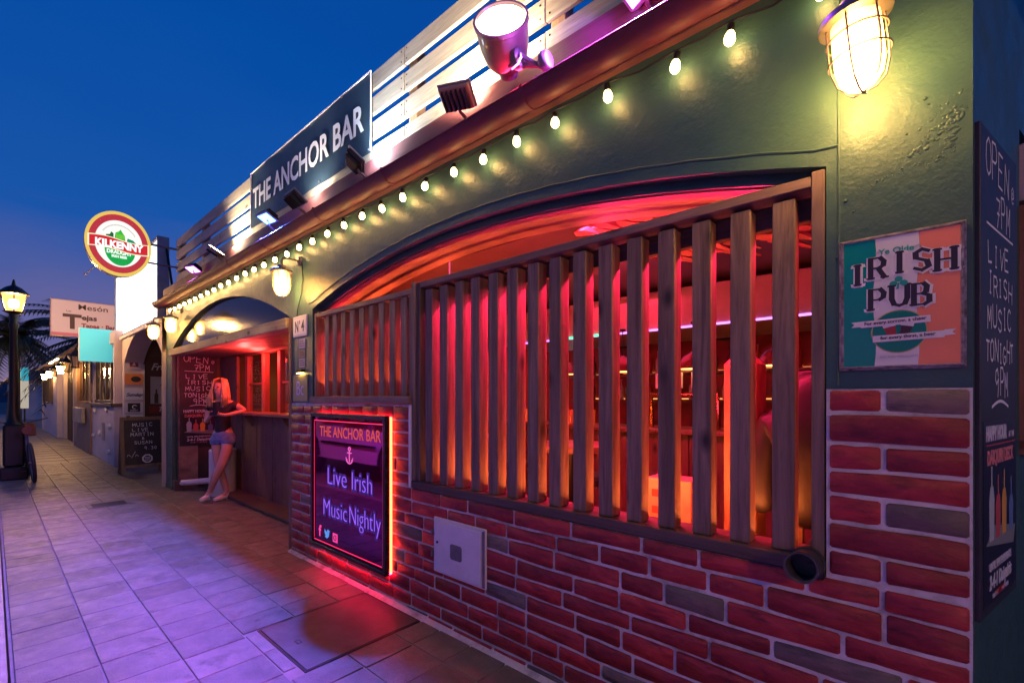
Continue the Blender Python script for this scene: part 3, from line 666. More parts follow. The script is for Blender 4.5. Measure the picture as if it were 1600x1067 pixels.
# meter cabinet
mc = thing('meter_cabinet', 'small white metal meter door with a dark square window set into the brick wall', 'utility box', (-2.027, -.014, .335), FRONT)
lil = noisy('lilac_white_paint', (.58,.54,.60), (.66,.62,.68), 12, .4, .25, .002)
MB().bbox(-.225, .225, 0, .335, -.004, .012, .003).build('frame', lil, mc)
MB().bbox(-.205, .195, .016, .318, .013, .024, .004).build('door', lil, mc)
MB().prism([(-.045,.115),(.035,.115),(.045,.125),(.045,.195),(.035,.205),(-.045,.205),(-.055,.195),(-.055,.125)], .0245, .027).build('window', noisy('grimy_pane', (.10,.09,.10), (.17,.15,.16), 12, .5, 0), mc)
MB().bbox(-.232, -.222, .09, .13, .0, .03, .002).bbox(-.232, -.222, .22, .26, .0, .03, .002).build('hinge', galv, mc)
MB().lathe([(.008,0),(.008,.004),(.004,.006)], (-.175,.19,.024), 10).build('lock', black_metal, mc)
b = MB().bbox(.205, .222, .01, .325, .013, .018, .001); b.build('edge_strip', galv, mc)

# tin sign
tin = thing('pub_sign', 'tin sign reading Ye Olde IRISH PUB in green, white and orange above the brick pier', 'tin sign', (-.048, -.004, 1.488), FRONT)
w_, h_ = .148, .418
def tinm(n, c, e=.6): return noisy(n, c, tuple(min(1, k*1.12) for k in c), 6, .25, .15, .002, coat=.5)
rust = noisy('rusted_rim', (.06,.035,.045), (.38,.33,.38), 38, .45, .4, .002, metal=.2, detail=6)
MB().bbox(-w_, w_, 0, h_, -.002, .006, .002).build('rim', rust, tin)
m_ = .010; L_ = -w_+m_; Rr = w_-m_; B_ = m_; T_ = h_-m_
def wavy(x): return [(x+.004*sin(k*.9), B_+(T_-B_)*k/10) for k in range(11)]
MB().prism([(L_, T_), (L_, B_)]+wavy(-.058), .0062, .0085).build('green_band', tinm('tin_green', (.0,.20,.17)), tin)
MB().prism(wavy(-.0575)+wavy(.044)[::-1], .0062, .0085).build('white_band', tinm('tin_white', (.62,.58,.60)), tin)
MB().prism(wavy(.0445)+[(Rr, T_), (Rr, B_)][::1], .0062, .0085).build('orange_band', tinm('tin_orange', (.72,.20,.10)), tin)
b = MB()
for yy in (B_-.003, T_-.0): b.tube([(-w_+.008, yy+.002, .0085), (w_-.008, yy+.002, .0085)], .0035, 6)
for xx in (L_-.001, Rr+.001): b.tube([(xx, .006, .0085), (xx, h_-.006, .0085)], .0035, 6)
b.build('pressed_edge', rust, tin, smooth=True)
b = MB()
for xx in (-w_+.006, w_-.007):
    for yy in (.007, h_-.007): b.lathe([(.005,.006),(.004,.010),(.001,.011)], (xx, yy, .004), 10)
b.build('screw', galv, tin)
dk = base('print_black', (.03,.018,.03), .35); wh = base('print_white', (.68,.63,.66), .4); dg = base('print_green', (.02,.30,.25), .35)
def celt(s, x, y, h, w, pen, arc, gap):
    strokes(s, x, y, h, w, pen*1.75, 0, gap, 1, arc=arc, z=.0088).xf(Matrix.Translation((.0016,-.0018,0))).build('lettering_shadow', wh, tin)
    strokes(s, x, y, h, w, pen, 0, gap, 1, arc=arc, z=.0097).build('lettering', dk, tin)
celt('IRISH', .002, .277, .062, .036, .0115, lambda t: .016*sin(t*pi)-.006+.012*t, .42)
celt('PUB', .002, .188, .062, .036, .0115, lambda t: .004*sin(t*pi)+.002*t, .42)
text(tin, 'Ye Olde', -.006, .356, .017, dg, z=.009, sx=1.05, bold=.0006)
b = MB().tube([(-.055,.362,.0092),(-.046,.366,.0092),(-.038,.361,.0092)], .0008, 4).tube([(.034,.365,.0092),(.045,.369,.0092),(.052,.364,.0092)], .0008, 4); b.build('flourish', base('print_gold', (.4,.36,.32), .5), tin)
b = MB()
for k, (dx, dy) in enumerate(((0,.011),(-.012,-.002),(.012,-.002))):
    b.prism(disc(dx, .263+dy, .0095, .0085, 14), .0092+k*.0002, .0102+k*.0002)
b.prism([(-.002,.262),(.002,.262),(.0005,.244),(-.006,.243)], .0092, .0101); b.build('shamrock', dg, tin)
MB().prism(disc(0, .115, .066, .066, 40), .0088, .0091).build('medallion_ring', base('print_gold2', (.42,.30,.12), .4), tin)
MB().prism(disc(0, .115, .063, .063, 40), .0092, .0095).build('medallion', tinm('tin_green2', (.0,.16,.12)), tin)
for sx_, tilt, c in ((-.018, .22, (.30,.03,.03)), (.016, -.22, (.05,.02,.03))):
    M = Matrix.Translation((sx_, .116, 0)) @ Matrix.Rotation(tilt, 4, 'Z')
    MB().prism([(-.009,-.026),(.009,-.026),(.014,.014),(-.014,.014)], .0096, .0099).xf(M).build('beer_glass', base('beer', c, .3), tin)
    MB().prism([(-.015,.0145),(.015,.0145),(.0155,.024),(-.0155,.024)], .0096, .0099).xf(M).build('foam', wh, tin)
def ribbon(x, y, hw, a, s, tailsgn):
    M = Matrix.Translation((x, y, 0)) @ Matrix.Rotation(a, 4, 'Z')
    MB().prism([(-hw,-.010),(hw,-.012),(hw,.008),(-hw,.010)], .0102, .0106).xf(M).build('ribbon', wh, tin)
    e = tailsgn*hw
    q = [(e,-.007),(e+tailsgn*.024,-.006),(e+tailsgn*.016,.0015),(e+tailsgn*.024,.010),(e,.010)]
    MB().prism(q if tailsgn > 0 else q[::-1], .0098, .0101).xf(M).build('ribbon_tail', wh, tin)
    text(tin, s, x, y-.0035, .0105, dk, z=.0109, sx=.95, bold=.0003, rot=a)
ribbon(-.010, .146, .082, .03, 'For every sorrow, a cheer', -1); ribbon(.020, .098, .082, .03, 'for every thirst, a beer', 1)
text(tin, 'ALL ARE WELCOME', 0, .036, .0075, base('print_grey', (.4,.36,.42), .5), z=.009)

# ---- chalk menu boards (twins)
def menu_board(label, loc, rot, W_=.52, H_=1.43):
    t = thing('chalk_menu_board', label, 'chalkboard', loc, rot)
    MB().bbox(-W_/2, W_/2, 0, H_, .0, .018, .002).build('board', board_m, t)
    f = lambda v: H_*(1-v)
    def line(s, v0, v1, w, xo=0, wob=.085, pen=.0072, gap=.4): strokes(s, xo, f(v1), (v1-v0)*H_, w, pen, wob, gap, z=.0186).build('chalk_writing', chalk, t)
    line('OPEN', .025, .095, .062, -.04); line('@', .07, .105, .04, .19, pen=.005); line('7PM', .125, .185, .052, .04)
    MB().add([(-.19,f(.195),.0187),(.2,f(.2),.0187),(.2,f(.2)+.007,.0187),(-.19,f(.195)+.007,.0187)], [(0,1,2,3)]).build('chalk_line', chalk, t)
    line('LIVE', .225, .27, .055, -.02); line('IRISH', .295, .335, .05, 0); line('MUSIC', .36, .405, .05, -.01); line('TONIGHT', .43, .475, .044, 0, gap=.3); line('9PM', .495, .55, .045, .02)
    b = MB(); P = [(-.12+.24*k/8, f(.575)+.018*sin(pi*k/8)) for k in range(9)]
    for k, (a, c) in enumerate(zip(P[:-1], P[1:])): b.quad((a[0],a[1],.0187+k*1e-4), (c[0],c[1],.0187+k*1e-4), (c[0],c[1]+.009,.0187+k*1e-4), (a[0],a[1]+.009,.0187+k*1e-4))
    b.build('chalk_line', chalk, t)
    MB().box(-W_/2+.03, W_/2-.02, .03, f(.6), .0182, .0194).build('poster', base('black_poster', (.02,.014,.026), .35), t)
    lt = base('poster_white', (.62,.6,.64), .5); pkp = base('poster_pink', (.75,.22,.22), .5)
    text(t, 'HAPPY HOUR', -.06, f(.64), .042, lt, z=.02, sx=.82, bold=.003); text(t, 'AT THE', .165, f(.64), .02, lt, z=.02, sx=.9)
    MB().box(-.2, .22, f(.652), f(.649), .0196, .0202).build('poster_rule', base('poster_red', (.5,.03,.04), .5), t)
    text(t, 'DAIQUIRI DECK', 0, f(.69), .042, pkp, z=.02, sx=.92, bold=.002)
    # drinks on a tray (printed picture)
    cups = [(-.13,(.45,.5,.5),.16),(-.04,(.55,.08,.08),.13),(.05,(.75,.35,.06),.14),(.16,(.12,.2,.4),.11)]
    b = MB().prism([(-.2,f(.855)),(.2,f(.885)),(.23,f(.845)),(-.1,f(.82))], .0196, .0199); b.build('tray_picture', base('tray_print', (.22,.23,.22), .5), t)
    for x, c, hh in cups:
        y0 = f(.85)+.0; MB().prism([(x-.028,y0),(x+.028,y0),(x+.036,y0+hh*.75),(x+.02,y0+hh),(x-.02,y0+hh),(x-.036,y0+hh*.75)], .0200, .0203).build('drink_picture', base('drink_print', c, .45), t)
        MB().box(x-.003, x+.004, y0+hh, y0+hh+.06, .0200, .0202).build('straw_picture', base('straw_print', tuple(min(1,k*1.6+.1) for k in c), .45), t)
    text(t, 'UNTIL 9PM EVERYDAY!', 0, f(.912), .024, lt, z=.02, sx=.95, bold=.001)
    text(t, '2-4-1 Daiquiris', 0, f(.95), .042, lt, z=.02, sx=.92, bold=.002, shear=.2)
    text(t, 'FOR FRESH            FROM THE BAR', 0, f(.972), .014, lt, z=.02, sx=.8); text(t, 'COCKTAILS', -.015, f(.972), .017, base('poster_red2', (.6,.05,.06), .5), z=.0202)
    return t
mb_ = menu_board('tall black chalkboard OPEN @ 7PM on the side wall, right of the tin sign', SP(.24, -.006, .765), SIDE, .53, 1.42); mb_.scale = (.84, 1, 1)
menu_board('tall black chalkboard OPEN @ 7PM inside the bar opening, behind the standing woman', (-8.55, .335, .66), END, .5, 1.44)

# small plaques by the open front
pl = thing('number_plaque', 'small white house number plaque N 4 at the top of the narrow plaster pier', 'plaque', (-4.15, -.001, 1.95), FRONT)
pm = base('plaque_white', (.66,.6,.68), .35); pd = base('plaque_black', (.03,.02,.05), .5)
MB().bbox(-.135, .135, 0, .185, 0, .012, .003).build('plate', pm, pl)
text(pl, 'N', -.06, .045, .10, pd, z=.0125, sx=.7, bold=.003); text(pl, "'", -.0, .045, .10, pd, z=.0125); text(pl, '4', .06, .045, .10, pd, z=.0125, sx=.8, bold=.003)
MB().box(-.125, .125, .012, .016, .0122, .013).box(-.125, .125, .169, .173, .0122, .013).build('border_line', base('plaque_grey', (.35,.3,.42), .5), pl)
for lb, x, z, w, h, c in (('small lilac notice under the house number plaque', -4.125, 1.845, .12, .085, (.42,.34,.46)), ('small brown notice second below the house number plaque', -4.125, 1.765, .12, .065, (.28,.18,.12)), ('small pale notice just above the yellow wall light', -4.125, 1.675, .12, .08, (.5,.4,.42))):
    q = thing('sticker', lb, 'notice', (x, -.001, z), FRONT)
    MB().box(-w/2, w/2, 0, h, 0, .003).build('sheet', base('sheet', c, .5), q)
    b = MB(); 
    for i in range(3): b.box(-w/2+.012, w/2-.012-.02*(i==2), h*.2+i*h*.24, h*.2+i*h*.24+.008, .0032, .0038)
    b.build('printed_lines', base('ink', tuple(k*.35 for k in c), .6), q)
wl = thing('wall_light', 'tiny yellow spot light glowing between the notices and the Bc plate', 'wall light', (-4.12, -.001, 1.625), FRONT)
MB().bbox(-.055, .055, 0, .03, 0, .035, .004).build('housing', black_metal, wl)
MB().box(-.05, .05, -.006, -.001, .006, .032).build('lens', emis('yellow_lens', (1,.62,.15), 20), wl)
bc = thing('bar_plate', 'yellowish plate with lilac letters Bc low on the narrow plaster pier', 'plaque', (-4.15, -.001, 1.372), FRONT)
MB().bbox(-.14, .14, 0, .235, 0, .01, .002).build('plate', noisy('ochre_plate', (.30,.25,.10), (.38,.32,.14), 3, .4, .1, .002), bc)
text(bc, 'Bc', 0, .055, .135, base('lilac_letters', (.55,.45,.85), .5), z=.0105, sx=.85, bold=-.001)
cb = MB().tube([(-4.13,-.004,2.62),(-4.10,-.006,2.45),(-4.14,-.006,2.33),(-4.2,-.008,2.2),(-4.22,-.006,2.14)], .004, 6).build('lamp_cable', black_metal, None); tag(cb, 'black cable hanging down the wall from the caged lamp at the bar opening', 'cable')

# ================================================================== STRING LIGHTS
xs = [-.2429,-.531,-.738,-1.047,-1.338,-1.587,-1.834,-2.083,-2.358,-2.60,-2.85]
while xs[-1] > -8.6: xs.append(xs[-1]-.262+random.uniform(-.012,.012))
st = thing('string_lights', 'string of warm glowing bulbs hung under the gutter along the whole green wall', 'string lights', (-4.3, -.055, 2.75))
pts = [(1.2,-.05,2.80)]; pts.append((.35,-.055,2.81))
bm_ = MB().lathe([(.0012,-.034),(.010,-.031),(.0175,-.022),(.0195,-.011),(.0165,.004),(.011,.014),(.0095,.02)], seg=12).mesh('bulb', bulb_m, 'all')
sm_ = MB().lathe([(.011,.014),(.013,.018),(.013,.042),(.006,.048)], seg=10).mesh('socket', black_metal, 'all')
for i, x in enumerate(xs):
    x *= .975; z = 2.722+random.uniform(-.006,.006); a = random.uniform(-.2,.2); a2 = random.uniform(-.15,.2)
    if i % 4 == 2: z -= .004
    inst('bulb', bm_, st, Vector((x,-.055,z))-st.location, (a2,a,0)); inst('socket', sm_, st, Vector((x,-.055,z))-st.location, (a2,a,0))
    pts.append((x,-.058,z+.052)); 
    if i+1 < len(xs): pts.append(((x+xs[i+1]*.975)/2, -.058, z+.052-.010-(.018 if i == 0 else 0)))
MB().tube(pts, .0042, 6).build('cable', base('cable_black', (.015,.012,.015), .5), st, world=True, smooth=True)

# ================================================================== CAGED LAMPS
def caged_lamp(label, x, z, s=1.0, watts=14, tilt=(0,0), y=-.16):
    t = thing('caged_lamp', label, 'wall lamp', (x, y, z), (tilt[0], tilt[1], 0), 'caged bulkhead lamps on the green wall')
    t.scale = (1,1,.82)
    MB().lathe([(.028,.175),(.034,.17),(.036,.155),(.085,.125),(.090,.115),(.090,.100),(.082,.098)], seg=28).build('cap', galv, t, smooth=True)
    MB().lathe([(.060,.10),(.061,.0),(.060,-.06),(.052,-.10),(.034,-.128),(.002,-.138)], seg=24, cap=False).build('glass', lampglass, t, smooth='all')
    MB().lathe([(.002,-.082),(.026,-.072),(.038,-.045),(.040,-.01),(.030,.03),(.018,.055),(.016,.08),(.002,.081)], seg=16).build('bulb', lamp_m, t, smooth='all')
    b = MB()
    for k in range(6):
        a = k*pi/3+.3; P = [(.071*cos(a), .071*sin(a), .10), (.073*cos(a), .073*sin(a), .0), (.071*cos(a), .071*sin(a), -.06), (.058*cos(a), .058*sin(a), -.115), (.032*cos(a), .032*sin(a), -.146), (0,0,-.155)]
        b.tube(P, .0028, 5)
    b.ring((0,0,.045), .0745, .003, 'z', 28, 5).ring((0,0,-.03), .0755, .003, 'z', 28, 5); b.build('cage', galv, t, smooth=True)
    b = MB().tube([(0,0,.17),(0,0,.225),(0,.01,.25),(0,.035,.262),(0,-y-.022,.262)], .010, 8).lathe([(.05,0),(.05,-.012),(.03,-.022)], (0,-y,.262), 20, axis='y'); b.build('bracket', galv, t, smooth=True)
    l = point(t, (x+.0, y, z-.02), watts*.12, (1,.62,.20), .02); l.location = (0,0,-.11)
    return t
bulbs_off = caged_lamp('big caged glass lamp glowing at the top of the right pier above the tin sign', -.135, 2.418, watts=120, tilt=(R(4),R(-5)))
caged_lamp('caged glass lamp on a curved bracket between the two arches', -4.17, 2.415, watts=75)
caged_lamp('farthest caged lamp, with a violet-tinted cap at the far left corner of the bar', -8.75, 2.42, watts=32, y=-.2)
caged_lamp('caged lamp just inside the far corner of the bar, partly hidden by its neighbour', -8.05, 2.46, watts=28, y=-.13)

# ================================================================== FLOODLIGHTS
def flood(label, loc, to, face, es, watts, col, size=95, w=.17, h=.12, d=.06, arm=True, soft=.05, group='floodlights along the gutter'):
    t = thing('floodlight', label, 'floodlight', loc, group=group)
    D_ = (Vector(to)-Vector(loc)).normalized(); q = D_.to_track_quat('Z', 'Y').to_matrix().to_4x4()
    b = MB().bbox(-w/2, w/2, -h/2, h/2, -.028, .0, .006); 
    b.xf(q).build('housing', brown_metal if face is None else black_metal, t)
    MB().bbox(-w/2-.008, w/2+.008, -h/2-.008, h/2+.008, .001, .012, .003).xf(q).build('bezel', grey_metal, t)
    MB().box(-w/2+.01, w/2-.01, -h/2+.01, h/2-.01, .0125, .015).xf(q).build('lens', emis('flood_lens', col, es), t)
    fb_ = MB()
    for k in range(6): x = -w/2+.02+k*(w-.04)/5; fb_.box(x-.003, x+.003, -h/2+.012, h/2-.012, -.052, -.0285)
    fb_.xf(q).build('cooling_fin', black_metal, t, stuff=False)
    y1 = -.03-loc[1]
    MB().tube([(0,0,-.02),(0,.02,-.07),(0,y1*.6,-.10),(0,y1,-.10)], .009, 6).build('bracket', galv, t, smooth=True)
    spot(t, tuple(Vector(loc)+D_*.03), to, watts, col, size, soft, .6)
    return t
wc = (1,.80,.52); cc = (.80,.92,1.0)
flood('white floodlight with its back to the street, left of the big searchlight, washing the fence', (-1.84,-.20,3.0), (-1.95,.03,3.42), None, 40, 90, wc, 130)
flood('cool white floodlight under the right end of the banner', (-2.88,-.19,3.02), (-2.76,.02,3.30), 1, 60, 50, cc, 130)
flood('warm floodlight under the middle of the banner', (-3.80,-.20,3.02), (-3.80,.02,3.30), 1, 50, 18, (1,.9,.72), 110)
flood('warm floodlight lighting the fence just left of the banner', (-5.80,-.20,3.02), (-5.6,.03,3.45), None, 50, 110, wc, 130)
vio = (.22,.14,1.0); mag = (.55,.12,1.0)
flood('blue-white floodlight glaring down at the pavement below the left end of the banner', (-4.50,-.155,3.06), (-4.3,-1.6,0), 1, 16, 900, (.05,.14,1.0), 150, arm=False, soft=.008)
flood('violet floodlight at the far end of the gutter, tilted down', (-6.95,-.13,3.05), (-6.4,-1.6,0), 1, 12, 240, (.58,.12,.95), 120, soft=.01)
vf_ = flood('large violet floodlight above the gutter near the top of the right pier', (-.83,-.128,3.10), (-1.9,-2.4,0), 1, 16, 1150, (.50,.13,1.0), 135, w=.24, h=.16, soft=.01)
spot(vf_, (-.86,-.19,3.06), (-2.3,-.16,2.86), 26, (.30,.06,1.0), 100, .03, .8)
spot(vf_, (-.80,-.19,3.06), (.4,-.16,2.86), 26, (.30,.06,1.0), 110, .03, .8)
# big searchlight
sl_ = thing('searchlight', 'big round brown searchlight with a glowing face clamped to the gutter', 'searchlight', (-1.42,-.16,2.96))
ax = Vector((.49,-.76,.34)).normalized(); q = ax.to_track_quat('Z','Y').to_matrix().to_4x4(); c0 = Vector((-.075,-.05,.16))
def pl_(b): return b.xf(Matrix.Translation(c0) @ q)
pl_(MB().lathe([(.045,-.125),(.078,-.12),(.104,-.085),(.118,-.02),(.124,.07),(.130,.075),(.130,.092),(.120,.092),(.114,.08)], seg=36)).build('shade', brown_metal, sl_, smooth=True)
pl_(MB().lathe([(.112,.0825),(.08,.088),(.001,.092)], seg=32)).build('lens', emis('search_lens', (1,.86,.62), 9), sl_, smooth='all')
pl_(MB().lathe([(.05,-.17),(.05,-.126)], seg=20)).build('back_box', brown_metal, sl_, smooth=True)
MB().tube([(-.07,-.02,.05),(.02,0,.02),(.10,.02,-.01),(.12,.06,-.03)], .014, 8).tube([(.0,-.06,.06),(.05,-.02,.02),(.10,.02,-.02)], .010, 8).build('yoke', galv, sl_, smooth=True)
MB().lathe([(.04,-.02),(.046,-.01),(.046,.015),(.038,.022)], (.0,-.03,.04), 16, axis='x').build('clamp', galv, sl_, smooth=True)
MB().lathe([(.038,-.02),(.042,-.01),(.042,.01),(.035,.02)], (.14,.0,-.02), 16, axis='x').build('clamp', galv, sl_, smooth=True)
MB().tube([(.03,-.05,.04),(.05,-.07,.0),(.04,-.08,-.03),(.01,-.09,-.045)], .005, 6).build('cable', white_p, sl_, smooth=True)
spot(sl_, tuple(Vector(sl_.location)+c0+ax*.10), tuple(Vector(sl_.location)+c0+ax*3), 40, (1,.8,.5), 100, .08)
l = point(sl_, tuple(Vector(sl_.location)+Vector((-.1,.07,.30))), 5, (1,.78,.45), .03)

def skin(name, J, edges, m, parent, sub=2, root=0):
    me = bpy.data.meshes.new(name); names = list(J); me.from_pydata([J[n][:3] for n in names], [(names.index(a), names.index(c)) for a, c in edges], [])
    o = bpy.data.objects.new(name, me); COL.objects.link(o)
    md = o.modifiers.new('s', 'SKIN'); md.use_smooth_shade = True; md.branch_smoothing = .3
    for i, n in enumerate(names):
        r = J[n][3]; r2 = J[n][4] if len(J[n]) > 4 else r
        me.skin_vertices[0].data[i].radius = (r, r2); me.skin_vertices[0].data[i].use_root = (i == root)
    sb = o.modifiers.new('u', 'SUBSURF'); sb.levels = sub; sb.render_levels = sub
    bpy.context.view_layer.update()
    nm = bpy.data.meshes.new_from_object(o.evaluated_get(bpy.context.evaluated_depsgraph_get()))
    nm.materials.clear(); nm.materials.append(m); nm.polygons.foreach_set('use_smooth', [True]*len(nm.polygons))
    bpy.data.objects.remove(o); o = bpy.data.objects.new(name, nm); COL.objects.link(o); o.parent = parent; return o

# ================================================================== INTERIOR
rm = thing('bar_room', 'red-lit interior of the bar with dark ceiling seen between the slats', 'room', (-4.3, 2.4, 0))
MB().box(-8.75, .02, .34, 4.3, .02, .05).build('floor', noisy('dark_floor', (.08,.05,.04), (.12,.08,.06), 3, .5, .2, .004), rm, world=True)
MB().box(-8.8, .05, 4.2, 4.3, .05, 2.7).build('back_wall', red_wall, rm, world=True)
MB().box(-8.8, .05, .64, 4.19, 2.52, 2.6).build('ceiling', noisy('dark_ceiling', (.10,.05,.07), (.15,.08,.10), 2, .5, .3, .005), rm, world=True)
MB().box(-8.8, .05, .34, .635, 2.62, 2.66).build('front_ceiling', dark_wall, rm, world=True)
MB().box(-.06, .02, .345, 4.19, .05, 2.5).build('end_wall', dark_wall, rm, world=True)
MB().box(-8.8, -8.6, .10, 4.19, .0, 2.5).build('end_wall', dark_wall, rm, world=True)
MB().box(-4.34, -4.24, .345, 1.6, .0, 2.5).build('partition_wall', door_wood, rm, world=True)
# ceiling tiles / lamp
cl = thing('ceiling_lamp', 'flat round red ceiling lamp showing above the slatted screen', 'ceiling lamp', (-2.55, 1.1, 2.44))
MB().lathe([(.09,.0),(.10,.012),(.10,.03),(.03,.05),(.012,.08)], seg=24).build('disc', red_wall, cl, smooth=True)
w = MB().tube([(-2.62,.42,2.60),(-2.62,.42,2.0)], .006, 6).build('hanging_wire', emis('pink_glow_wire', (.9,.1,.25), .8), None); tag(w, 'thin pink-glowing wire hanging in the arch above the slatted screen', 'wire')  # pink light on the wire is put in as emission
# draped ceiling (palm matting)
b = MB(); rnd = random.Random(5)
for k in range(110):
    x = rnd.uniform(-1.6, -.1); y = rnd.uniform(.5, 1.5); z = 2.5-rnd.uniform(.0,.10); l_ = rnd.uniform(.15,.4); a = rnd.uniform(-.5,.5)
    b.tube([(x,y,z),(x+l_*.5*cos(a),y+l_*.5*sin(a),z-.03),(x+l_*cos(a),y+l_*sin(a),z-.09)], [.02,.026,.006], 4)
t = b.build('palm_matting', noisy('dry_palm', (.35,.12,.10), (.55,.25,.2), 9, .6, .5, .01), None); tag(t, 'rough dried palm matting under the ceiling behind the right end of the arch', 'matting', kind='stuff')
b = MB()
for k in range(26):
    x = rnd.uniform(-.30,-.10); y = rnd.uniform(.42,.62); b.tube([(x,y,2.3),(x+rnd.uniform(-.02,.02),y,2.05),(x+rnd.uniform(-.05,.05),y,rnd.uniform(1.6,1.85))], [.014,.02,.004], 4)
t = b.build('palm_fringe', noisy('dry_palm2', (.35,.08,.06), (.6,.25,.2), 9, .6, .5, .01), None); tag(t, 'hanging dried palm fringe behind the rightmost gap of the screen', 'fringe', kind='stuff')
# bar bulkhead
bk = thing('bar_canopy', 'pale dropped canopy with a violet glow over the back bar', 'canopy', (-2.4, 3.0, 2.0))
MB().bbox(-4.0, -.1, 2.5, 3.5, 2.06, 2.45, .01).build('box', noisy('pale_pink', (.30,.2,.22), (.42,.3,.32), 3, .5, .1, .002), bk, world=True)
MB().box(-3.9, -.2, 2.485, 2.497, 2.062, 2.08).build('light_strip', emis('violet_strip', (.55,.2,.9), 2.5), bk, world=True)
MB().box(-3.2, -2.5, 2.47, 2.484, 2.062, 2.09).build('light_strip', emis('green_strip', (.1,.8,.4), 1.5), bk, world=True)
# bar counter with taps, bottles
ct = thing('bar_counter', 'long wooden bar counter inside behind the slats', 'counter', (-2.3, 2.4, .05))
MB().bbox(-3.9, -.3, 2.1, 2.6, 1.08, 1.13, .01).build('top', door_wood, ct, world=True)
for i in range(18): 
    MB().bbox(-3.85+i*.195, -3.85+i*.195+.19, 2.2, 2.22, .05, 1.075, .003).build('plank', door_wood, ct, world=True)
sh = thing('bottle_shelf', 'lit back bar shelf behind the counter', 'shelf', (-2.3, 3.9, .9))
MB().bbox(-4.0, -.2, 3.85, 4.15, 1.35, 1.38, .003).bbox(-4.0, -.2, 3.85, 4.15, 1.7, 1.73, .003).build('board', door_wood, sh, world=True)
MB().box(-3.9, -.3, 4.13, 4.15, 1.385, 1.40).box(-3.9, -.3, 4.13, 4.15, 1.735, 1.75).build('light_strip', emis('amber_strip', (1,.30,.08), 1.6), sh, world=True)
bcols = [(.25,.05,.02),(.05,.2,.06),(.5,.25,.05),(.4,.38,.35),(.08,.05,.03)]
bmats = [base('bottle_glass', c, .1, coat=1) for c in bcols]
bme = [MB().lathe([(.033,0),(.036,.01),(.036,.15),(.028,.18),(.012,.21),(.012,.27),(.015,.272),(.015,.285)], seg=12).mesh('bottle', m_, True) for m_ in bmats]
rnd = random.Random(9)
nbt = 0
for z in (1.38, 1.73):
    x = -3.8
    while x < -.4:
        kb = rnd.randrange(5); o = bpy.data.objects.new('bottle', bme[kb]); COL.objects.link(o); o.location = (x, 4.0+rnd.uniform(-.05,.05), z); nbt += 1
        tag(o, ('brown-red','green','amber','clear pale','dark brown')[kb]+' bottle standing on the '+('lower' if z < 1.5 else 'upper')+' lit back bar shelf', 'bottle', 'bottles on the back bar shelf'); x += rnd.uniform(.10,.19)
def pendant(x, y, z, label):
    t = thing('pendant_lamp', label, 'pendant lamp', (x, y, z), group='pendant lamps over the bar counter')
    MB().lathe([(.012,.16),(.03,.15),(.10,.11),(.14,.05),(.15,.0),(.145,.0),(.13,.05),(.09,.10),(.02,.14)], seg=24, cap=False).build('shade', base('dark_red_shade', (.12,.03,.03), .25), t, smooth=True)
    MB().lathe([(.142,.0),(.135,.012),(.001,.014)], seg=24).build('lens', emis('amber_lens', (1,.5,.12), 3), t, smooth='all')
    MB().tube([(0,0,.16),(0,0,.40)], .005, 5).lathe([(.03,.40),(.03,.42)], seg=10).build('flex', black_metal, t)
for i, x in enumerate((-2.9,-2.2,-1.5,-.85)): pendant(x, 2.3, 1.66, ('leftmost', 'second from the left', 'third from the left', 'rightmost')[i]+' dark red pendant lamp over the bar counter, seen between the slats')
tp = thing('beer_tap', 'row of beer taps on a brass bar standing on the counter', 'beer taps', (-1.6, 2.3, 1.13))
MB().tube([(-.3,0,0),(-.3,0,.3),(.3,0,.3),(.3,0,0)], .025, 8).build('font_bar', base('brass', (.6,.35,.12), .25, 1), tp, smooth=True)
for k in range(5): MB().tube([(-.22+k*.11,-.05,.36),(-.22+k*.11,-.05,.50)], .016, 6).build('handle', white_p, tp)
nsg = thing('neon_word', 'small glowing white neon word on the back wall', 'neon sign', (-3.75, 3.6, 1.78), (R(90),0,R(30)))
text(nsg, 'Chin', 0, 0, .13, emis('neon_white', (.8,.9,1), 5), shear=.3, name='letters')
gl_ = base('beer_glass_amber', (.6,.3,.08), .08, coat=1)
for k, (x, y) in enumerate(((-3.4,2.25),(-2.75,2.2),(-2.55,2.3),(-1.15,2.2),(-.95,2.28),(-.7,2.2))):
    o = MB().lathe([(.001,0),(.03,.002),(.038,.15),(.034,.15),(.001,.012)], seg=14).build('pint_glass', gl_, None, smooth=True); o.location = (x, y, 1.13)
    tag(o, ('leftmost pint glass on the bar counter','left glass of the pair in the middle of the counter','right glass of the pair in the middle of the counter','first glass right of the beer taps','second glass right of the beer taps','rightmost pint glass on the bar counter')[k], 'glass', 'pint glasses on the bar counter')
for k, (x, z, w, h) in enumerate(((-3.3,2.12,.4,.3),(-2.6,2.15,.3,.35),(-1.9,2.12,.45,.3),(-1.2,2.14,.3,.3),(-.6,2.12,.35,.36))):
    t = thing('picture_frame', ('first','second','third','fourth','fifth')[k]+' framed picture from the left on the red back wall', 'picture', (x, 4.19, z), FRONT, 'framed pictures on the back wall')
    MB().bbox(-w/2, w/2, 0, h, 0, .02, .003).build('frame', black_metal, t); MB().box(-w/2+.03, w/2-.03, .03, h-.03, .021, .024).build('picture', noisy('print', (.1,.04,.04), (.5,.3,.25), 9, .4, 0), t)
for k, (x, y) in enumerate(((-1.9,.95),(-3.0,.95))):
    t = thing('pub_table', ('small round dark table behind the middle of the main screen','small round dark table behind the small screen')[k], 'table', (x, y, .05), group='pub tables behind the screens')
    MB().lathe([(.30,.98),(.31,1.0),(.31,1.02),(.001,1.025)], seg=24).build('tabletop', door_wood, t, smooth=True)
    MB().lathe([(.2,0),(.2,.02),(.03,.05),(.03,.98)], seg=14).build('pedestal', black_metal, t, smooth=True)
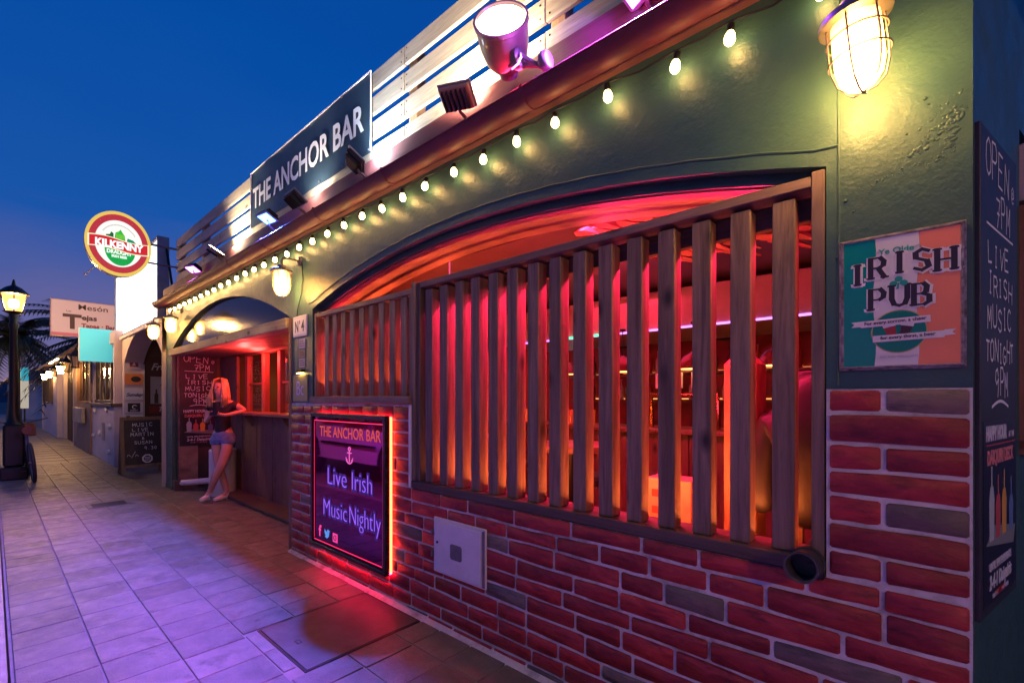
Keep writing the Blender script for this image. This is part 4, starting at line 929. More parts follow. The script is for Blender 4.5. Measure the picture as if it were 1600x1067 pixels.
# seating close behind the screen
orange = noisy('orange_upholstery', (.30,.11,.06), (.60,.25,.13), 7, .65, .6, .01, detail=6)
se = thing('booth_seat', 'upholstered booth seat glowing orange behind the lower right of the screen', 'seat', (-.75, .75, .05))
MB().bbox(-1.35, -.15, .55, 1.0, .45, .62, .04).build('cushion', orange, se, world=True, smooth=True)
MB().bbox(-.70, -.56, .42, .72, .60, 1.62, .06).build('backrest', orange, se, world=True, smooth=True)
MB().tube([(-.575,.42,1.55),(-.573,.415,1.2),(-.57,.415,.8)], .006, 5).build('zip', black_metal, se, world=True)
MB().bbox(-1.33, -.17, .57, .98, .05, .44, .01).build('base', door_wood, se, world=True)
ch_ = thing('pub_chair', 'dark high-backed chair behind the rightmost slats', 'chair', (-.30, .62, .05))
dkf = noisy('dark_violet_fabric', (.035,.02,.035), (.06,.03,.05), 10, .6, .3, .003)
MB().bbox(-.43, -.12, .50, .56, .85, 1.52, .03).build('backrest', dkf, ch_, world=True, smooth=True)
MB().bbox(-.43, -.12, .56, .95, .63, .69, .02).build('seat', dkf, ch_, world=True, smooth=True)
for lx in (-.40,-.15):
    for ly in (.53,.92): MB().bbox(lx-.018, lx+.018, ly-.018, ly+.018, .05, .63 if ly > .6 else .86, .003).build('leg', door_wood, ch_, world=True)
cj = thing('draped_coat', 'dark coat hanging over the high-backed chair behind the rightmost slats', 'coat', (-.33, .46, .9))
J = dict(a=(-.02,.0,.62,.05), b=(.0,.0,.52,.11,.08), c=(.0,.0,.36,.17,.10), d=(-.01,.02,.15,.19,.09), e=(.0,.02,-.08,.15,.07), l=(-.17,.0,.40,.07), l2=(-.21,-.02,.18,.06), l3=(-.19,-.02,-.02,.05), r=(.15,.0,.40,.07), r2=(.18,-.02,.2,.06))
skin('coat', J, [('a','b'),('b','c'),('c','d'),('d','e'),('c','l'),('l','l2'),('l2','l3'),('c','r'),('r','r2')], noisy('dark_leather', (.006,.004,.008), (.016,.010,.016), 4, .5, .25, .006, detail=4), cj, root=2)
bx = thing('cardboard_box', 'orange-lit printed carton standing on a ledge behind the screen', 'box', (-1.0, .62, .63))
MB().bbox(-.12, .12, -.08, .08, 0, .34, .003).build('carton', noisy('carton', (.55,.28,.16), (.65,.36,.22), 5, .6, .1, .002), bx)
b = MB()
for i in range(3): b.box(-.09, .09-.03*i, -.0825, -.081, .06+i*.09, .10+i*.09)
b.build('printed_block', base('carton_ink', (.35,.06,.04), .6), bx)
for i, (x, y, h_) in enumerate(((-1.9,1.2,1.0),(-1.45,1.5,1.0),(-2.9,1.4,1.0))):
    t = thing('bar_stool', ('round bar stool left of the middle slats','round bar stool nearest the counter behind the screen','round bar stool behind the small screen')[i], 'stool', (x, y, .05), group='bar stools inside')
    MB().lathe([(.17,.70),(.18,.72),(.18,.75),(.16,.77)], seg=20).build('seat', dkf, t, smooth=True)
    for k in range(4): a = k*pi/2+.4; MB().tube([(.12*cos(a),.12*sin(a),.70),(.2*cos(a),.2*sin(a),0)], .013, 6).build('leg', black_metal, t)
    MB().ring((0,0,.25), .17, .008, 'z', 20, 5).build('footrest', black_metal, t)
# LED strips behind the screens + red lamps of the room
def strip(label, x0, x1, y, z, col, es, w=.02):
    t = thing('led_strip', label, 'light strip', ((x0+x1)/2, y, z), group='light strips behind the screens')
    MB().box(x0, x1, y-w/2, y+w/2, z-.004, z+.004).build('diffuser', emis('strip_glow', col, es), t, world=True)
    dz = .0145 if z > 2 else 0
    MB().box(x0, x1, y-w/2-.002, y+w/2+.002, z-.010+dz, z-.0045+dz).build('channel', galv, t, world=True); return t
strip('amber light strip along the sill of the main screen', -2.42, -.30, .19, .838, (1,.20,.04), 120, .03)
strip('amber light strip along the sill of the small screen', -3.82, -2.55, .19, 1.392, (1,.15,.04), 200, .03)
strip('red light strip under the arch behind the main screen', -2.42, -.30, .22, 2.125, (1,.02,.11), 260, .03)
strip('red light strip behind the top of the small screen', -3.82, -2.55, .22, 2.10, (1,.02,.08), 90, .03)
area(rm, (-1.5, .50, 2.45), (-1.5, .05, 1.9), 1.8, .1, 40, (1,.03,.12))
area(rm, (-2.2, 2.0, 2.48), (-2.2, 1.6, .5), 3.2, 1.0, 55, (1,.03,.10))
area(rm, (-6.4, 2.4, 2.48), (-6.4, 2.2, .5), 3.0, 1.4, 150, (1,.04,.04))
# ---- open-front recess: counter and service windows
oc = thing('serving_counter', 'tall plank-fronted serving counter in the open front, beside the standing woman', 'counter', (-6.1, .7, 0))
MB().bbox(-7.75, -4.40, .46, .80, 1.165, 1.205, .006).build('top', wood('counter_top', (.20,.09,.05), (.32,.16,.09), 'x', .35), oc, world=True)
x = -7.7
for i in range(12):
    w = .27; MB().bbox(x, x+w-.004, .60+(.006 if i % 2 else 0), .63, .04, 1.162, .004).build('plank', door_wood, oc, world=True); x += w
for xx in (-7.05, -5.8, -4.9): MB().add([(xx-.02,.60,1.16),(xx+.02,.60,1.16),(xx+.02,.60,1.0),(xx-.02,.60,1.0),(xx-.02,.48,1.16),(xx+.02,.48,1.16)], [(0,3,2,1),(4,5,1,0),(4,0,3),(5,2,1),(4,3,2,5)]).build('bracket', door_wood, oc, world=True)
MB().box(-7.7, -4.4, .585, .598, 0, .04).build('skirting', beam_dark, oc, world=True)
fw = thing('service_windows', 'row of red-lit timber window frames above the serving counter', 'window', (-6.1, .75, 1.2))
frm = wood('red_frame_wood', (.24,.07,.05), (.36,.13,.09), 'z', .4, knots=False)
for xx in (-8.2, -7.65, -7.0, -6.45, -6.0, -5.55, -5.1, -4.55): MB().bbox(xx-.045, xx+.045, .72, .80, 1.205, 2.04, .005).build('mullion', frm, fw, world=True)
MB().bbox(-8.55, -4.4, .70, .82, 2.045, 2.55, .005).build('header', door_wood, fw, world=True)
for a, c in ((-7.6,-7.05),(-6.40,-6.05),(-5.5,-5.15)):
    MB().box(a, c, .757, .762, 1.22, 2.03).build('pane', pane, fw, world=True)
    MB().bbox(a, c, .745, .775, 1.60, 1.625, .003).build('glazing_bar', frm, fw, world=True)
pnl = thing('door_panel', 'dark green door panel low down behind the standing woman', 'door', (-8.2, .66, 0))
MB().bbox(-8.55, -7.80, .64, .68, .05, 2.04, .004).build('frame', door_wood, pnl, world=True)
MB().bbox(-8.48, -7.87, .61, .638, .12, .72, .004).build('panel', noisy('teal_panel', (.02,.12,.10), (.03,.15,.12), 4, .45, .1, .002), pnl, world=True)
for k, (x, y, z0, z1, c) in enumerate(((-8.1,1.6,1.62,1.86,(.9,.8,.1)),(-8.1,1.6,1.38,1.55,(.9,.8,.1)))):
    t = tag(MB().box(x-.03, x+.03, y-.03, y+.03, z0, z1).build('tube_lamp', emis('yellow_tube', c, 5), None), ('upper','lower')[k]+' yellow-green glowing tube inside, just above the woman\'s head', 'lamp', 'yellow tubes inside')
for k, (x, z0, z1) in enumerate(((-6.75,1.75,2.05),(-7.15,1.55,1.8),(-6.9,1.45,1.65))):
    tag(MB().box(x-.02, x+.02, 1.3, 1.34, z0, z1).build('red_tube', emis('red_tube', (1,.04,.03), 5), None), ('tallest','leftmost','lowest')[k]+' glowing red tube inside, right of the woman\'s head', 'lamp', 'red tubes inside')
for k, (x, y) in enumerate(((-5.9,2.0),(-5.2,2.2),(-4.9,2.0))):
    tag(MB().box(x-.18, x+.18, y, y+.04, 1.96, 2.0).build('tube_lamp', emis('amber_tube', (1,.5,.12), 7), None), ('left','middle','right')[k]+' amber tube lamp high inside behind the service windows', 'lamp', 'amber tubes inside')
point(fw, (-6.9, .62, 1.95), 16, (1,.05,.04), .1); point(fw, (-5.3, .62, 1.98), 14, (1,.05,.04), .1)
point(fw, (-6.6, .35, 1.9), 22, (1,.07,.06), .06)
bn_ = tag(MB().lathe([(.165,0),(.17,.01),(.17,.62),(.175,.64),(.165,.66),(.001,.665)], seg=28).build('waste_bin', white_p, None, smooth=True), 'plain white cylindrical bin behind the woman\'s legs', 'bin'); bn_.location = (-7.62, .40, .0)
pp = tag(MB().tube([(-8.52,.05,.10),(-8.25,.20,.13),(-7.95,.44,.17)], .045, 12).build('white_pipe', white_p, None, smooth=True), 'white pipe lying low across the foot of the bar opening', 'pipe')
MB().bbox(-8.59, -8.42, .0, .12, .0, .15, .005).build('pipe_block', beam_dark, pp)

# ================================================================== PEOPLE
skin_m = noisy('skin', (.50,.27,.20), (.58,.33,.25), 12, .5, .1, .002)
wm = thing('person', 'blonde woman in black top and denim shorts standing cross-legged against the serving counter', 'person', (-7.22, .22, 0), (0,0,R(41.5)))
# local: x = image right, y = away from viewer, z up
J = dict(pel=(.05,.05,.90,.125,.10), waist=(.045,.05,1.05,.105,.08), chest=(.03,.05,1.22,.125,.09), shc=(.02,.05,1.33,.085,.07), neck=(.02,.04,1.41,.045), 
  ls=(-.125,.05,1.325,.05), le=(-.17,.02,1.07,.036), lw=(-.02,-.13,1.16,.024), lh=(.03,-.16,1.19,.026,.016),
  rs=(.175,.05,1.325,.05), re=(.33,.10,1.225,.036), rw=(.17,-.09,1.17,.024), rh=(.11,-.14,1.185,.026,.016),
  lhip=(-.045,.05,.83,.088), lk=(.0,.02,.47,.055), lc=(.03,.05,.34,.052), la=(.09,.06,.09,.034), lf=(.06,-.03,.035,.032,.026), lt=(.03,-.12,.025,.028,.018),
  rhip=(.14,.05,.83,.088), rk=(.10,-.08,.48,.055), rc=(.03,-.10,.33,.052), ra=(-.07,-.06,.12,.034), rf=(-.09,-.11,.05,.032,.026), rt=(-.11,-.18,.028,.028,.018))
Ed = [('pel','waist'),('waist','chest'),('chest','shc'),('shc','neck'),('shc','ls'),('ls','le'),('le','lw'),('lw','lh'),('shc','rs'),('rs','re'),('re','rw'),('rw','rh'),
  ('pel','lhip'),('lhip','lk'),('lk','lc'),('lc','la'),('la','lf'),('lf','lt'),('pel','rhip'),('rhip','rk'),('rk','rc'),('rc','ra'),('ra','rf'),('rf','rt')]
# head as part of the body chain
J.update(jaw=(.02,.0,1.475,.055,.062), skl=(.02,.015,1.56,.078,.088), top=(.02,.03,1.62,.055,.065)); Ed += [('neck','jaw'),('jaw','skl'),('skl','top')]
def finger(J, Ed, wr, nm, base_, dirs, r=.0085):
    prev = wr
    for k, d in enumerate(dirs):
        n_ = '%s%d' % (nm, k); base_ = tuple(a+c for a, c in zip(base_, d)); J[n_] = (*base_, r*(1-.12*k)); Ed.append((prev, n_)); prev = n_
for k in range(4):
    finger(J, Ed, 'lh', 'lf%d' % k, (.03,-.16,1.19), [(.028,-.012,.022-.014*k), (.026,-.006,.006), (.012,.012,.0)])
    finger(J, Ed, 'rh', 'rf%d' % k, (.11,-.14,1.185), [(-.028,-.014,.024-.014*k), (-.026,-.008,.006), (-.012,.012,.0)])
finger(J, Ed, 'lh', 'lth', (.03,-.16,1.19), [(.0,-.018,.024),(.016,-.012,.018)], .010); finger(J, Ed, 'rh', 'rth', (.11,-.14,1.185), [(.0,-.018,.026),(-.016,-.012,.018)], .010)
skin('body', J, Ed, skin_m, wm)
blk = noisy('black_cotton', (.012,.01,.014), (.022,.018,.024), 12, .8, .4, .004)
T = dict(w0=(.045,.05,.90,.142,.12), w=(.045,.05,1.0,.130,.105), waist=(.045,.05,1.09,.120,.097), chest=(.03,.045,1.22,.140,.108), shc=(.02,.05,1.315,.10,.085), ls=(-.125,.05,1.318,.066), l2=(-.155,.035,1.20,.058), rs=(.175,.05,1.318,.066), r2=(.25,.075,1.275,.056))
skin('top', T, [('w0','w'),('w','waist'),('waist','chest'),('chest','shc'),('shc','ls'),('ls','l2'),('shc','rs'),('rs','r2')], blk, wm, root=3)
den = noisy('blue_denim', (.10,.14,.30), (.20,.26,.45), 25, .8, .5, .002)
T = dict(w=(.045,.05,.99,.128,.105), p=(.048,.05,.90,.150,.12), lh=(-.045,.045,.82,.108), l2=(-.035,.04,.735,.104), rh=(.14,.045,.82,.108), r2=(.132,.02,.735,.104))
skin('shorts', T, [('w','p'),('p','lh'),('lh','l2'),('p','rh'),('rh','r2')], den, wm, root=1)
hair_m = noisy('blonde_hair', (.30,.17,.07), (.74,.5,.26), 45, .45, .6, .004, stretch=(1,1,.12))
b = MB(); rnd = random.Random(4)
for k in range(300):
    a = rnd.uniform(-.25*pi, 1.25*pi); u = rnd.uniform(0,1); r0 = .03+.05*u
    x, y = .02+.092*cos(a), .03+.095*sin(a); s_ = 1 if cos(a) > 0 else -1
    xe = .02+ (.09+.05*rnd.random())*cos(a)+rnd.uniform(-.03,.03); ye = .02+.07*sin(a)-(.05 if sin(a) < .2 else 0); ze = 1.32+rnd.uniform(-.05,.10)
    b.tube([(.02+.02*cos(a),.03,1.675+.004*u),(.02+.072*cos(a),.03+.08*sin(a),1.652),(x,y,1.57),((x+xe)/2+rnd.uniform(-.012,.012),(y+ye)/2,1.43),(xe,ye,ze)], [.006,.011,.010,.008,.002], 5)
b.build('hair', hair_m, wm, smooth='all')
wsh = noisy('canvas_shoe', (.78,.76,.78), (.84,.82,.84), 10, .6, .3, .003)
T = dict(h=(.085,.075,.045,.038,.04), a=(.088,.055,.095,.040), m=(.062,-.03,.042,.043,.036), t=(.03,-.13,.034,.034,.026)); skin('shoe', T, [('a','h'),('h','m'),('m','t')], wsh, wm)
T = dict(h=(-.07,-.045,.075,.038,.04), a=(-.07,-.062,.125,.040), m=(-.09,-.11,.06,.043,.036), t=(-.115,-.19,.036,.034,.028)); skin('shoe', T, [('a','h'),('h','m'),('m','t')], wsh, wm)
fz = base('eye', (.03,.02,.02), .3)
for s_ in (-1, 1): MB().lathe([(.001,-.006),(.008,-.004),(.010,0),(.008,.004),(.001,.006)], (.02+.028*s_,-.066,1.555), 10, axis='y').build('eye', fz, wm, smooth='all')
MB().add([(.02,-.092,1.525),(.008,-.07,1.52),(.032,-.07,1.52),(.02,-.072,1.565)], [(0,2,1),(0,1,3),(0,3,2),(1,2,3)]).build('nose', skin_m, wm, smooth='all')
MB().tube([(.0,-.066,1.492),(.02,-.074,1.490),(.04,-.066,1.492)], [.002,.006,.002], 6).build('mouth', base('lips', (.45,.12,.12), .4), wm, smooth='all')
ph = tag(MB().bbox(-.05, .05, -.006, .006, -.035, .035, .003).build('phone', base('phone_black', (.01,.01,.012), .15), None), 'black phone held in both hands by the blonde woman', 'phone')
M = Matrix.Translation((-7.22,.22,0)) @ Matrix.Rotation(R(41.5), 4, 'Z') @ Matrix.Translation((.07,-.19,1.20)) @ Matrix.Rotation(R(-35), 4, 'X'); ph.matrix_world = M
p2 = thing('person', 'red-lit person seated inside, seen through the right service window', 'person', (-5.2, 1.45, .05), (0,0,R(35)))
J = dict(pel=(0,.05,.80,.14,.11), ch=(0,.02,1.12,.14,.10), sh=(0,.0,1.26,.08,.07), nk=(0,-.01,1.33,.045), jw=(0,-.03,1.40,.055,.06), sk=(0,-.01,1.48,.078,.088), tp=(0,.01,1.55,.05,.06),
  ls=(-.17,0,1.24,.05), le=(-.23,-.08,1.0,.038), lw=(-.14,-.28,1.05,.026), lh=(-.09,-.34,1.07,.03,.018), rs=(.17,0,1.24,.05), re=(.23,-.08,1.0,.038), rw=(.14,-.28,1.05,.026), rh=(.09,-.34,1.07,.03,.018),
  lk=(-.13,-.38,.76,.065), lf=(-.13,-.36,.30,.04), lt=(-.13,-.46,.27,.035), rk=(.13,-.38,.76,.065), rf=(.13,-.36,.30,.04), rt=(.13,-.46,.27,.035))
Ed = [('pel','ch'),('ch','sh'),('sh','nk'),('nk','jw'),('jw','sk'),('sk','tp'),('sh','ls'),('ls','le'),('le','lw'),('lw','lh'),('sh','rs'),('rs','re'),('re','rw'),('rw','rh'),('pel','lk'),('lk','lf'),('lf','lt'),('pel','rk'),('rk','rf'),('rf','rt')]
for k in range(4):
    finger(J, Ed, 'lh', 'a%d' % k, (-.09,-.34,1.07), [(.014-.01*k,-.03,.0),(.0,-.024,-.01)]); finger(J, Ed, 'rh', 'b%d' % k, (.09,-.34,1.07), [(-.014+.01*k,-.03,.0),(.0,-.024,-.01)])
finger(J, Ed, 'lh', 'c', (-.09,-.34,1.07), [(.03,-.01,.01),(.01,-.02,0)], .01); finger(J, Ed, 'rh', 'd', (.09,-.34,1.07), [(-.03,-.01,.01),(-.01,-.02,0)], .01)
skin('body', J, Ed, skin_m, p2)
T = dict(p=(0,.05,.78,.16,.13), c=(0,.02,1.10,.16,.12), s=(0,0,1.24,.10,.085), l=(-.17,0,1.23,.068), l2=(-.215,-.05,1.10,.055), r=(.17,0,1.23,.068), r2=(.215,-.05,1.10,.055))
skin('shirt', T, [('p','c'),('c','s'),('s','l'),('l','l2'),('s','r'),('r','r2')], noisy('red_shirt', (.35,.05,.05), (.45,.08,.07), 10, .7, .3, .004), p2, root=1)
MB().lathe([(.001,.115),(.05,.105),(.085,.06),(.098,.0),(.09,-.07),(.06,-.10)], (0,.02,1.48), 16).build('hair', noisy('brown_hair', (.10,.04,.03), (.2,.09,.06), 30, .5, .5, .003), p2, smooth='all')
for s_ in (-1,1): MB().lathe([(.001,-.005),(.009,0),(.001,.005)], (.028*s_,-.092,1.475), 8, axis='y').build('eye', fz, p2)
MB().add([(0,-.118,1.445),(-.012,-.094,1.44),(.012,-.094,1.44),(0,-.096,1.485)], [(0,2,1),(0,1,3),(0,3,2),(1,2,3)]).build('nose', skin_m, p2)
MB().lathe([(.17,.66),(.18,.68),(.18,.71),(.001,.72)], seg=20).tube([(0,0,0),(0,0,.66)], .025, 8).lathe([(.18,0),(.18,.015),(.03,.03)], seg=20).build('x', dkf, None).name = 'bar_stool'
o = bpy.data.objects['bar_stool'] if bpy.data.objects.get('bar_stool') and bpy.data.objects['bar_stool'].type == 'MESH' else [q_ for q_ in bpy.data.objects if q_.name.startswith('bar_stool') and q_.type == 'MESH'][-1]
o.location = (-5.2, 1.45, .0); tag(o, 'stool under the red-lit seated person inside', 'stool')

# ================================================================== KILKENNY-TYPE ROUND SIGN, BILLBOARD
ks = thing('beer_sign', 'round lit beer sign with red banner sticking out from the fence on two arms', 'lit sign', (-8.3, -.667, 3.53), END)
def oval(r): return [(x, y) for x, y in disc(0, 0, r*.80, r, 48)]
MB().prism(oval(.440), -.13, .0).build('case', noisy('case_grey', (.35,.33,.35), (.45,.43,.45), 10, .4, .1, .002), ks)
def em(n, c, s): return emis(n, c, s)
MB().prism(oval(.445), .001, .006).build('rim', em('sign_yellow', (.9,.62,.12), .75), ks)
MB().prism(oval(.40), .007, .010).build('red_ring', em('sign_red', (.55,.035,.05), .75), ks)
MB().prism(oval(.318), .011, .014).build('white_field', em('sign_white', (.86,.82,.78), 1.0), ks)
MB().prism([(.02+.205*cos(a)*.8-.01, -.08+.22*sin(a)) for a in [pi+pi*k/20 for k in range(21)]], .015, .018).build('green_base', em('sign_green', (.0,.32,.05), 1.0), ks)
P = [(-.31+.62*k/16, .055-.012*k/16+.018*sin(k/16*2*pi)) for k in range(17)]
hb = .135
MB().prism([(x*1.05, y-hb-.012) for x, y in P]+[(x*1.05, y+.012) for x, y in P][::-1], .019, .022).build('banner_edge', em('sign_cream', (.9,.8,.55), 1.0), ks)
MB().prism([(x, y-hb) for x, y in P]+[(x, y) for x, y in P][::-1], .023, .026).build('banner', em('sign_red2', (.6,.015,.02), .9), ks)
text(ks, 'KILKENNY', -.0, -.068, .098, em('sign_letters', (.95,.93,.92), 1.1), z=.028, sx=.80, bold=.006)
text(ks, 'DRAUGHT', 0, -.145, .052, em('sl2', (.85,.93,.85), 1), z=.02, sx=.78, bold=.003); text(ks, 'IRISH BEER', 0, -.195, .034, em('sl3', (.85,.93,.85), 1), z=.02, sx=.75, bold=.002)
gm = em('sign_green2', (.03,.45,.03), .9)
MB().prism([(-.05,.065),(.065,.05),(.06,.12),(.035,.16),(.015,.20),(-.005,.17),(-.04,.145)], .015, .0175).build('castle_picture', gm, ks)
MB().prism([(-.14,.075),(-.06,.065),(-.06,.13),(-.085,.15),(-.10,.11),(-.14,.10)], .015, .0172).build('tree_picture', em('sign_green3', (.0,.14,.03), .8), ks)
MB().prism([(.08,.05),(.19,.035),(.15,.08),(.09,.095)], .015, .0172).build('tree_picture', em('sign_green4', (.0,.3,.12), .8), ks)
b = MB()
for k in range(7): b.box(-.03+k*.013, -.026+k*.013, .07, .13, .0176, .0182)
b.build('castle_shading', em('sg5', (.3,.6,.05), 1), ks)
b = MB()
for k in range(26):
    a = R(145-k*4.4); c_ = Vector((.255*cos(a)*.8, .255*sin(a), 0)); u_ = Vector((-sin(a)*.8, cos(a), 0)).normalized()*.006; n2 = Vector((cos(a), sin(a), 0))*.016
    q_ = [c_-u_-n2*.5, c_+u_-n2*.5, c_+u_+n2*.5, c_-u_+n2*.5]; b.prism([(p.x, p.y) for p in q_[::-1]], .0142, .0150)
b.build('small_print', em('sign_grey', (.55,.56,.5), .8), ks)
MB().tube([(.33,.10,-.06),(.72,.10,-.06)], .016, 8).build('arm', galv, ks, smooth=True); MB().tube([(.33,-.17,-.06),(.72,-.17,-.06)], .013, 8).build('arm', galv, ks, smooth=True)
MB().tube([(-.26,-.36,-.06),(-.30,-.42,-.06),(-.34,-.47,-.06)], .009, 6).lathe([(.012,0),(.02,-.03)], (-.34,-.47,-.06), 8).build('cable_end', white_p, ks)

bb = thing('billboard', 'big overexposed white lit billboard on the roof of the next building', 'billboard', (-11.3, .0, 2.7), FRONT)
bm2 = base('lit_print', (.3,.3,.3), .6); nt = bm2.node_tree
v = coords(nt, (1,1,1), False); c = ramp(nt, noise(nt, v, 1.6, 5, .65, 1.2), [(.36, (.20,.28,.34)), (.47, (.85,.93,1.0)), (.62, (1,1,1)), (.72, (.75,.70,.66))])
nt.links.new(c, nt.nodes['Principled BSDF'].inputs['Emission Color']); nt.nodes['Principled BSDF'].inputs['Emission Strength'].default_value = 1.5
MB().box(-1.93, 1.93, .03, 1.31, .001, .02).build('face', bm2, bb)
b = MB().bbox(-1.97, 1.97, 1.315, 1.36, -.12, .04, .004).bbox(-1.97, 1.97, -.02, .025, -.12, .04, .004).bbox(1.935, 1.975, .026, 1.313, -.12, .04, .004).bbox(-1.975, -1.935, .026, 1.313, -.12, .04, .004)
b.build('frame', noisy('blue_grey_frame', (.14,.17,.24), (.2,.24,.32), 8, .4, .1, .002), bb)
MB().box(-1.93, 1.93, .03, 1.31, -.11, -.001).build('back', black_metal, bb)
for k, x in enumerate((-1.6,-1.2,.9,1.4)): MB().box(x, x+.26, .18+.1*(k%2), .95, .0205, .0215).build('picture_panel', base('panel_print', (.3,.28,.25), .6, emit=(.8,.82,.85), es=.85), bb)
MB().tube([(1.96,1.2,-.08),(2.35,.3,-.10)], .02, 6).tube([(1.96,.5,-.08),(2.3,-.05,-.10)], .02, 6).build('strut', black_metal, bb)

# ================================================================== NEXT BUILDING WITH ARCH
ab = thing('arched_building', 'pale pink building with an arched opening beside the bar, posters on its jamb', 'building', (-11.0, 0, 0))
pinkp = noisy('pale_pink_plaster', (.52,.42,.42), (.62,.52,.52), 2, .7, .4, .006, rnd=False)
A3 = dict(x0=-12.1, x1=-8.99, zs=2.12, rise=.52)
b = MB(); n = 30; y0, y1 = -.05, .26
def seg3(x0, x1, l0, l1):
    b.add([(x0,y0,l0),(x1,y0,l1),(x1,y0,2.66),(x0,y0,2.66),(x0,y1,l0),(x1,y1,l1),(x1,y1,2.66),(x0,y1,2.66)], [(0,1,2,3),(5,4,7,6),(4,5,1,0),(3,2,6,7)])
seg3(-12.3,-12.1,0,0); seg3(-8.988,-8.97,0,0)
for i in range(n):
    a, c = A3['x0']+(A3['x1']-A3['x0'])*i/n, A3['x0']+(A3['x1']-A3['x0'])*(i+1)/n; seg3(a, c, arc_z(A3, a), arc_z(A3, c))
for x, s in ((-12.1,1),(-8.99,-1),(-12.3,-1)): b.quad(*([(x,y0,0),(x,y1,0),(x,y1,2.12),(x,y0,2.12)][::s]))
b.build('front_wall', pinkp, ab, world=True)
MB().box(-12.4,-8.97,3.0,3.1,0,2.7).box(-12.4,-12.3,.26,3.0,0,2.66).build('inner_wall', noisy('brown_plaster', (.12,.07,.07), (.18,.11,.10), 2, .6, .3, .005), ab, world=True)
MB().box(-12.4,-8.97,.27,3.0,2.662,2.7).build('ceiling', dark_wall, ab, world=True)
MB().bbox(-12.35,-8.98,-.09,-.052,2.60,2.66,.004).build('cornice', white_p, ab, world=True)
# posters on the jamb x=-12.1 (facing +x)
posters = [('red-logo poster, topmost on the white arch jamb', 2.0, .22, .22, (.62,.55,.55), 'logo'), ('orange poster on the white arch jamb', 1.68, .22, .29, (.75,.25,.06), 'circle'), ('white Sunday poster on the arch jamb', 1.37, .24, .29, (.7,.7,.72), 'Sunday'),
  ('poster with a black square, fourth down on the arch jamb', 1.10, .22, .29, (.7,.68,.7), 'black'), ('photo poster, lowest on the arch jamb', .82, .24, .29, (.7,.7,.7), 'photo')]
for lb, z, h, w, c, kd in posters:
    t = thing('poster', lb, 'poster', (-12.094, .105, z), END, 'posters on the arch jamb')
    MB().box(-w/2, w/2, 0, h, 0, .004).build('sheet', base('poster_sheet', c, .6), t)
    dk2 = base('poster_dark', (.03,.02,.03), .6)
    if kd == 'logo': MB().box(-.07,.07,.04,.18,.005,.007).build('picture', base('poster_red3', (.4,.05,.05), .6), t); MB().prism([(-.03,.07),(.03,.07),(0,.15)], .0075, .009).build('picture', white_flat, t)
    if kd == 'circle': MB().prism(disc(.03,.11,.08,.06), .005, .007).build('picture', dk2, t)
    if kd == 'Sunday': text(t, 'Sunday', 0, .07, .07, dk2, z=.006, sx=.95, bold=.002, shear=.35)
    if kd == 'black': MB().box(-.10,.10,.02,.20,.005,.007).build('picture', dk2, t); MB().ring((.01,.12,.008), .035, .008, 'z', 12, 4, .5, 5).build('picture', white_flat, t); text(t, 'PARTY', .0, .035, .03, white_flat, z=.008, bold=.001)
    if kd == 'photo': MB().box(-.125,-.06,.02,.22,.005,.007).box(-.05,.125,.05,.2,.005,.007).build('picture', dk2, t); MB().prism([(-.03,.05),(.09,.05),(.05,.15),(.0,.17)], .0075,.009).build('picture', base('face_print', (.4,.35,.35), .6), t)
MB().box(-12.101,-12.085,.265,.275,0,2.1).build('corner_bead', white_p, ab, world=True)
# menu panel inside
mn = thing('menu_panel', 'dark printed wall panel with Fresh Food and The Kitchen lettering inside the arch', 'menu board', (-12.25, .88, 1.0), END)
MB().box(-.58, .9, .0, 1.28, 0, .02).build('panel', base('panel_brown', (.09,.03,.035), .5), mn)
MB().box(-.48, .5, .28, .86, .021, .03).build('white_area', base('panel_white', (.50,.46,.46), .5), mn)
lw = base('letter_white', (.72,.68,.66), .5); lr = base('letter_red', (.5,.03,.03), .5)
text(mn, 'Fresh', -.27, 1.0, .15, lw, z=.022, sx=.9, bold=.004, shear=.35); text(mn, 'Food', .35, .92, .15, lw, z=.022, bold=.004, shear=.35)
text(mn, 'Alhambra', -.05, .66, .10, lr, z=.032, sx=1.0, bold=.004, shear=.2); text(mn, 'CERVEZAS', -.15, .79, .03, lw, z=.032)
text(mn, 'The Kitchen', -.05, .12, .10, lw, z=.032, sx=.9, bold=.003, shear=.35)
MB().box(-.5, .9, .08, .24, .021, .026).build('red_band', base('band_red', (.22,.03,.03), .5), mn)
for x, c, h in ((-.38,(.10,.05,.02),.30),(-.25,(.25,.10,.03),.22),(.05,(.3,.03,.02),.16),(.18,(.06,.03,.03),.30)):
    MB().prism([(x-.035,.29),(x+.035,.29),(x+.035,.29+h*.6),(x+.014,.29+h*.75),(x+.014,.29+h),(x-.014,.29+h),(x-.014,.29+h*.75),(x-.035,.29+h*.6)], .031, .034).build('bottle_picture', base('bottle_print', c, .5), mn)
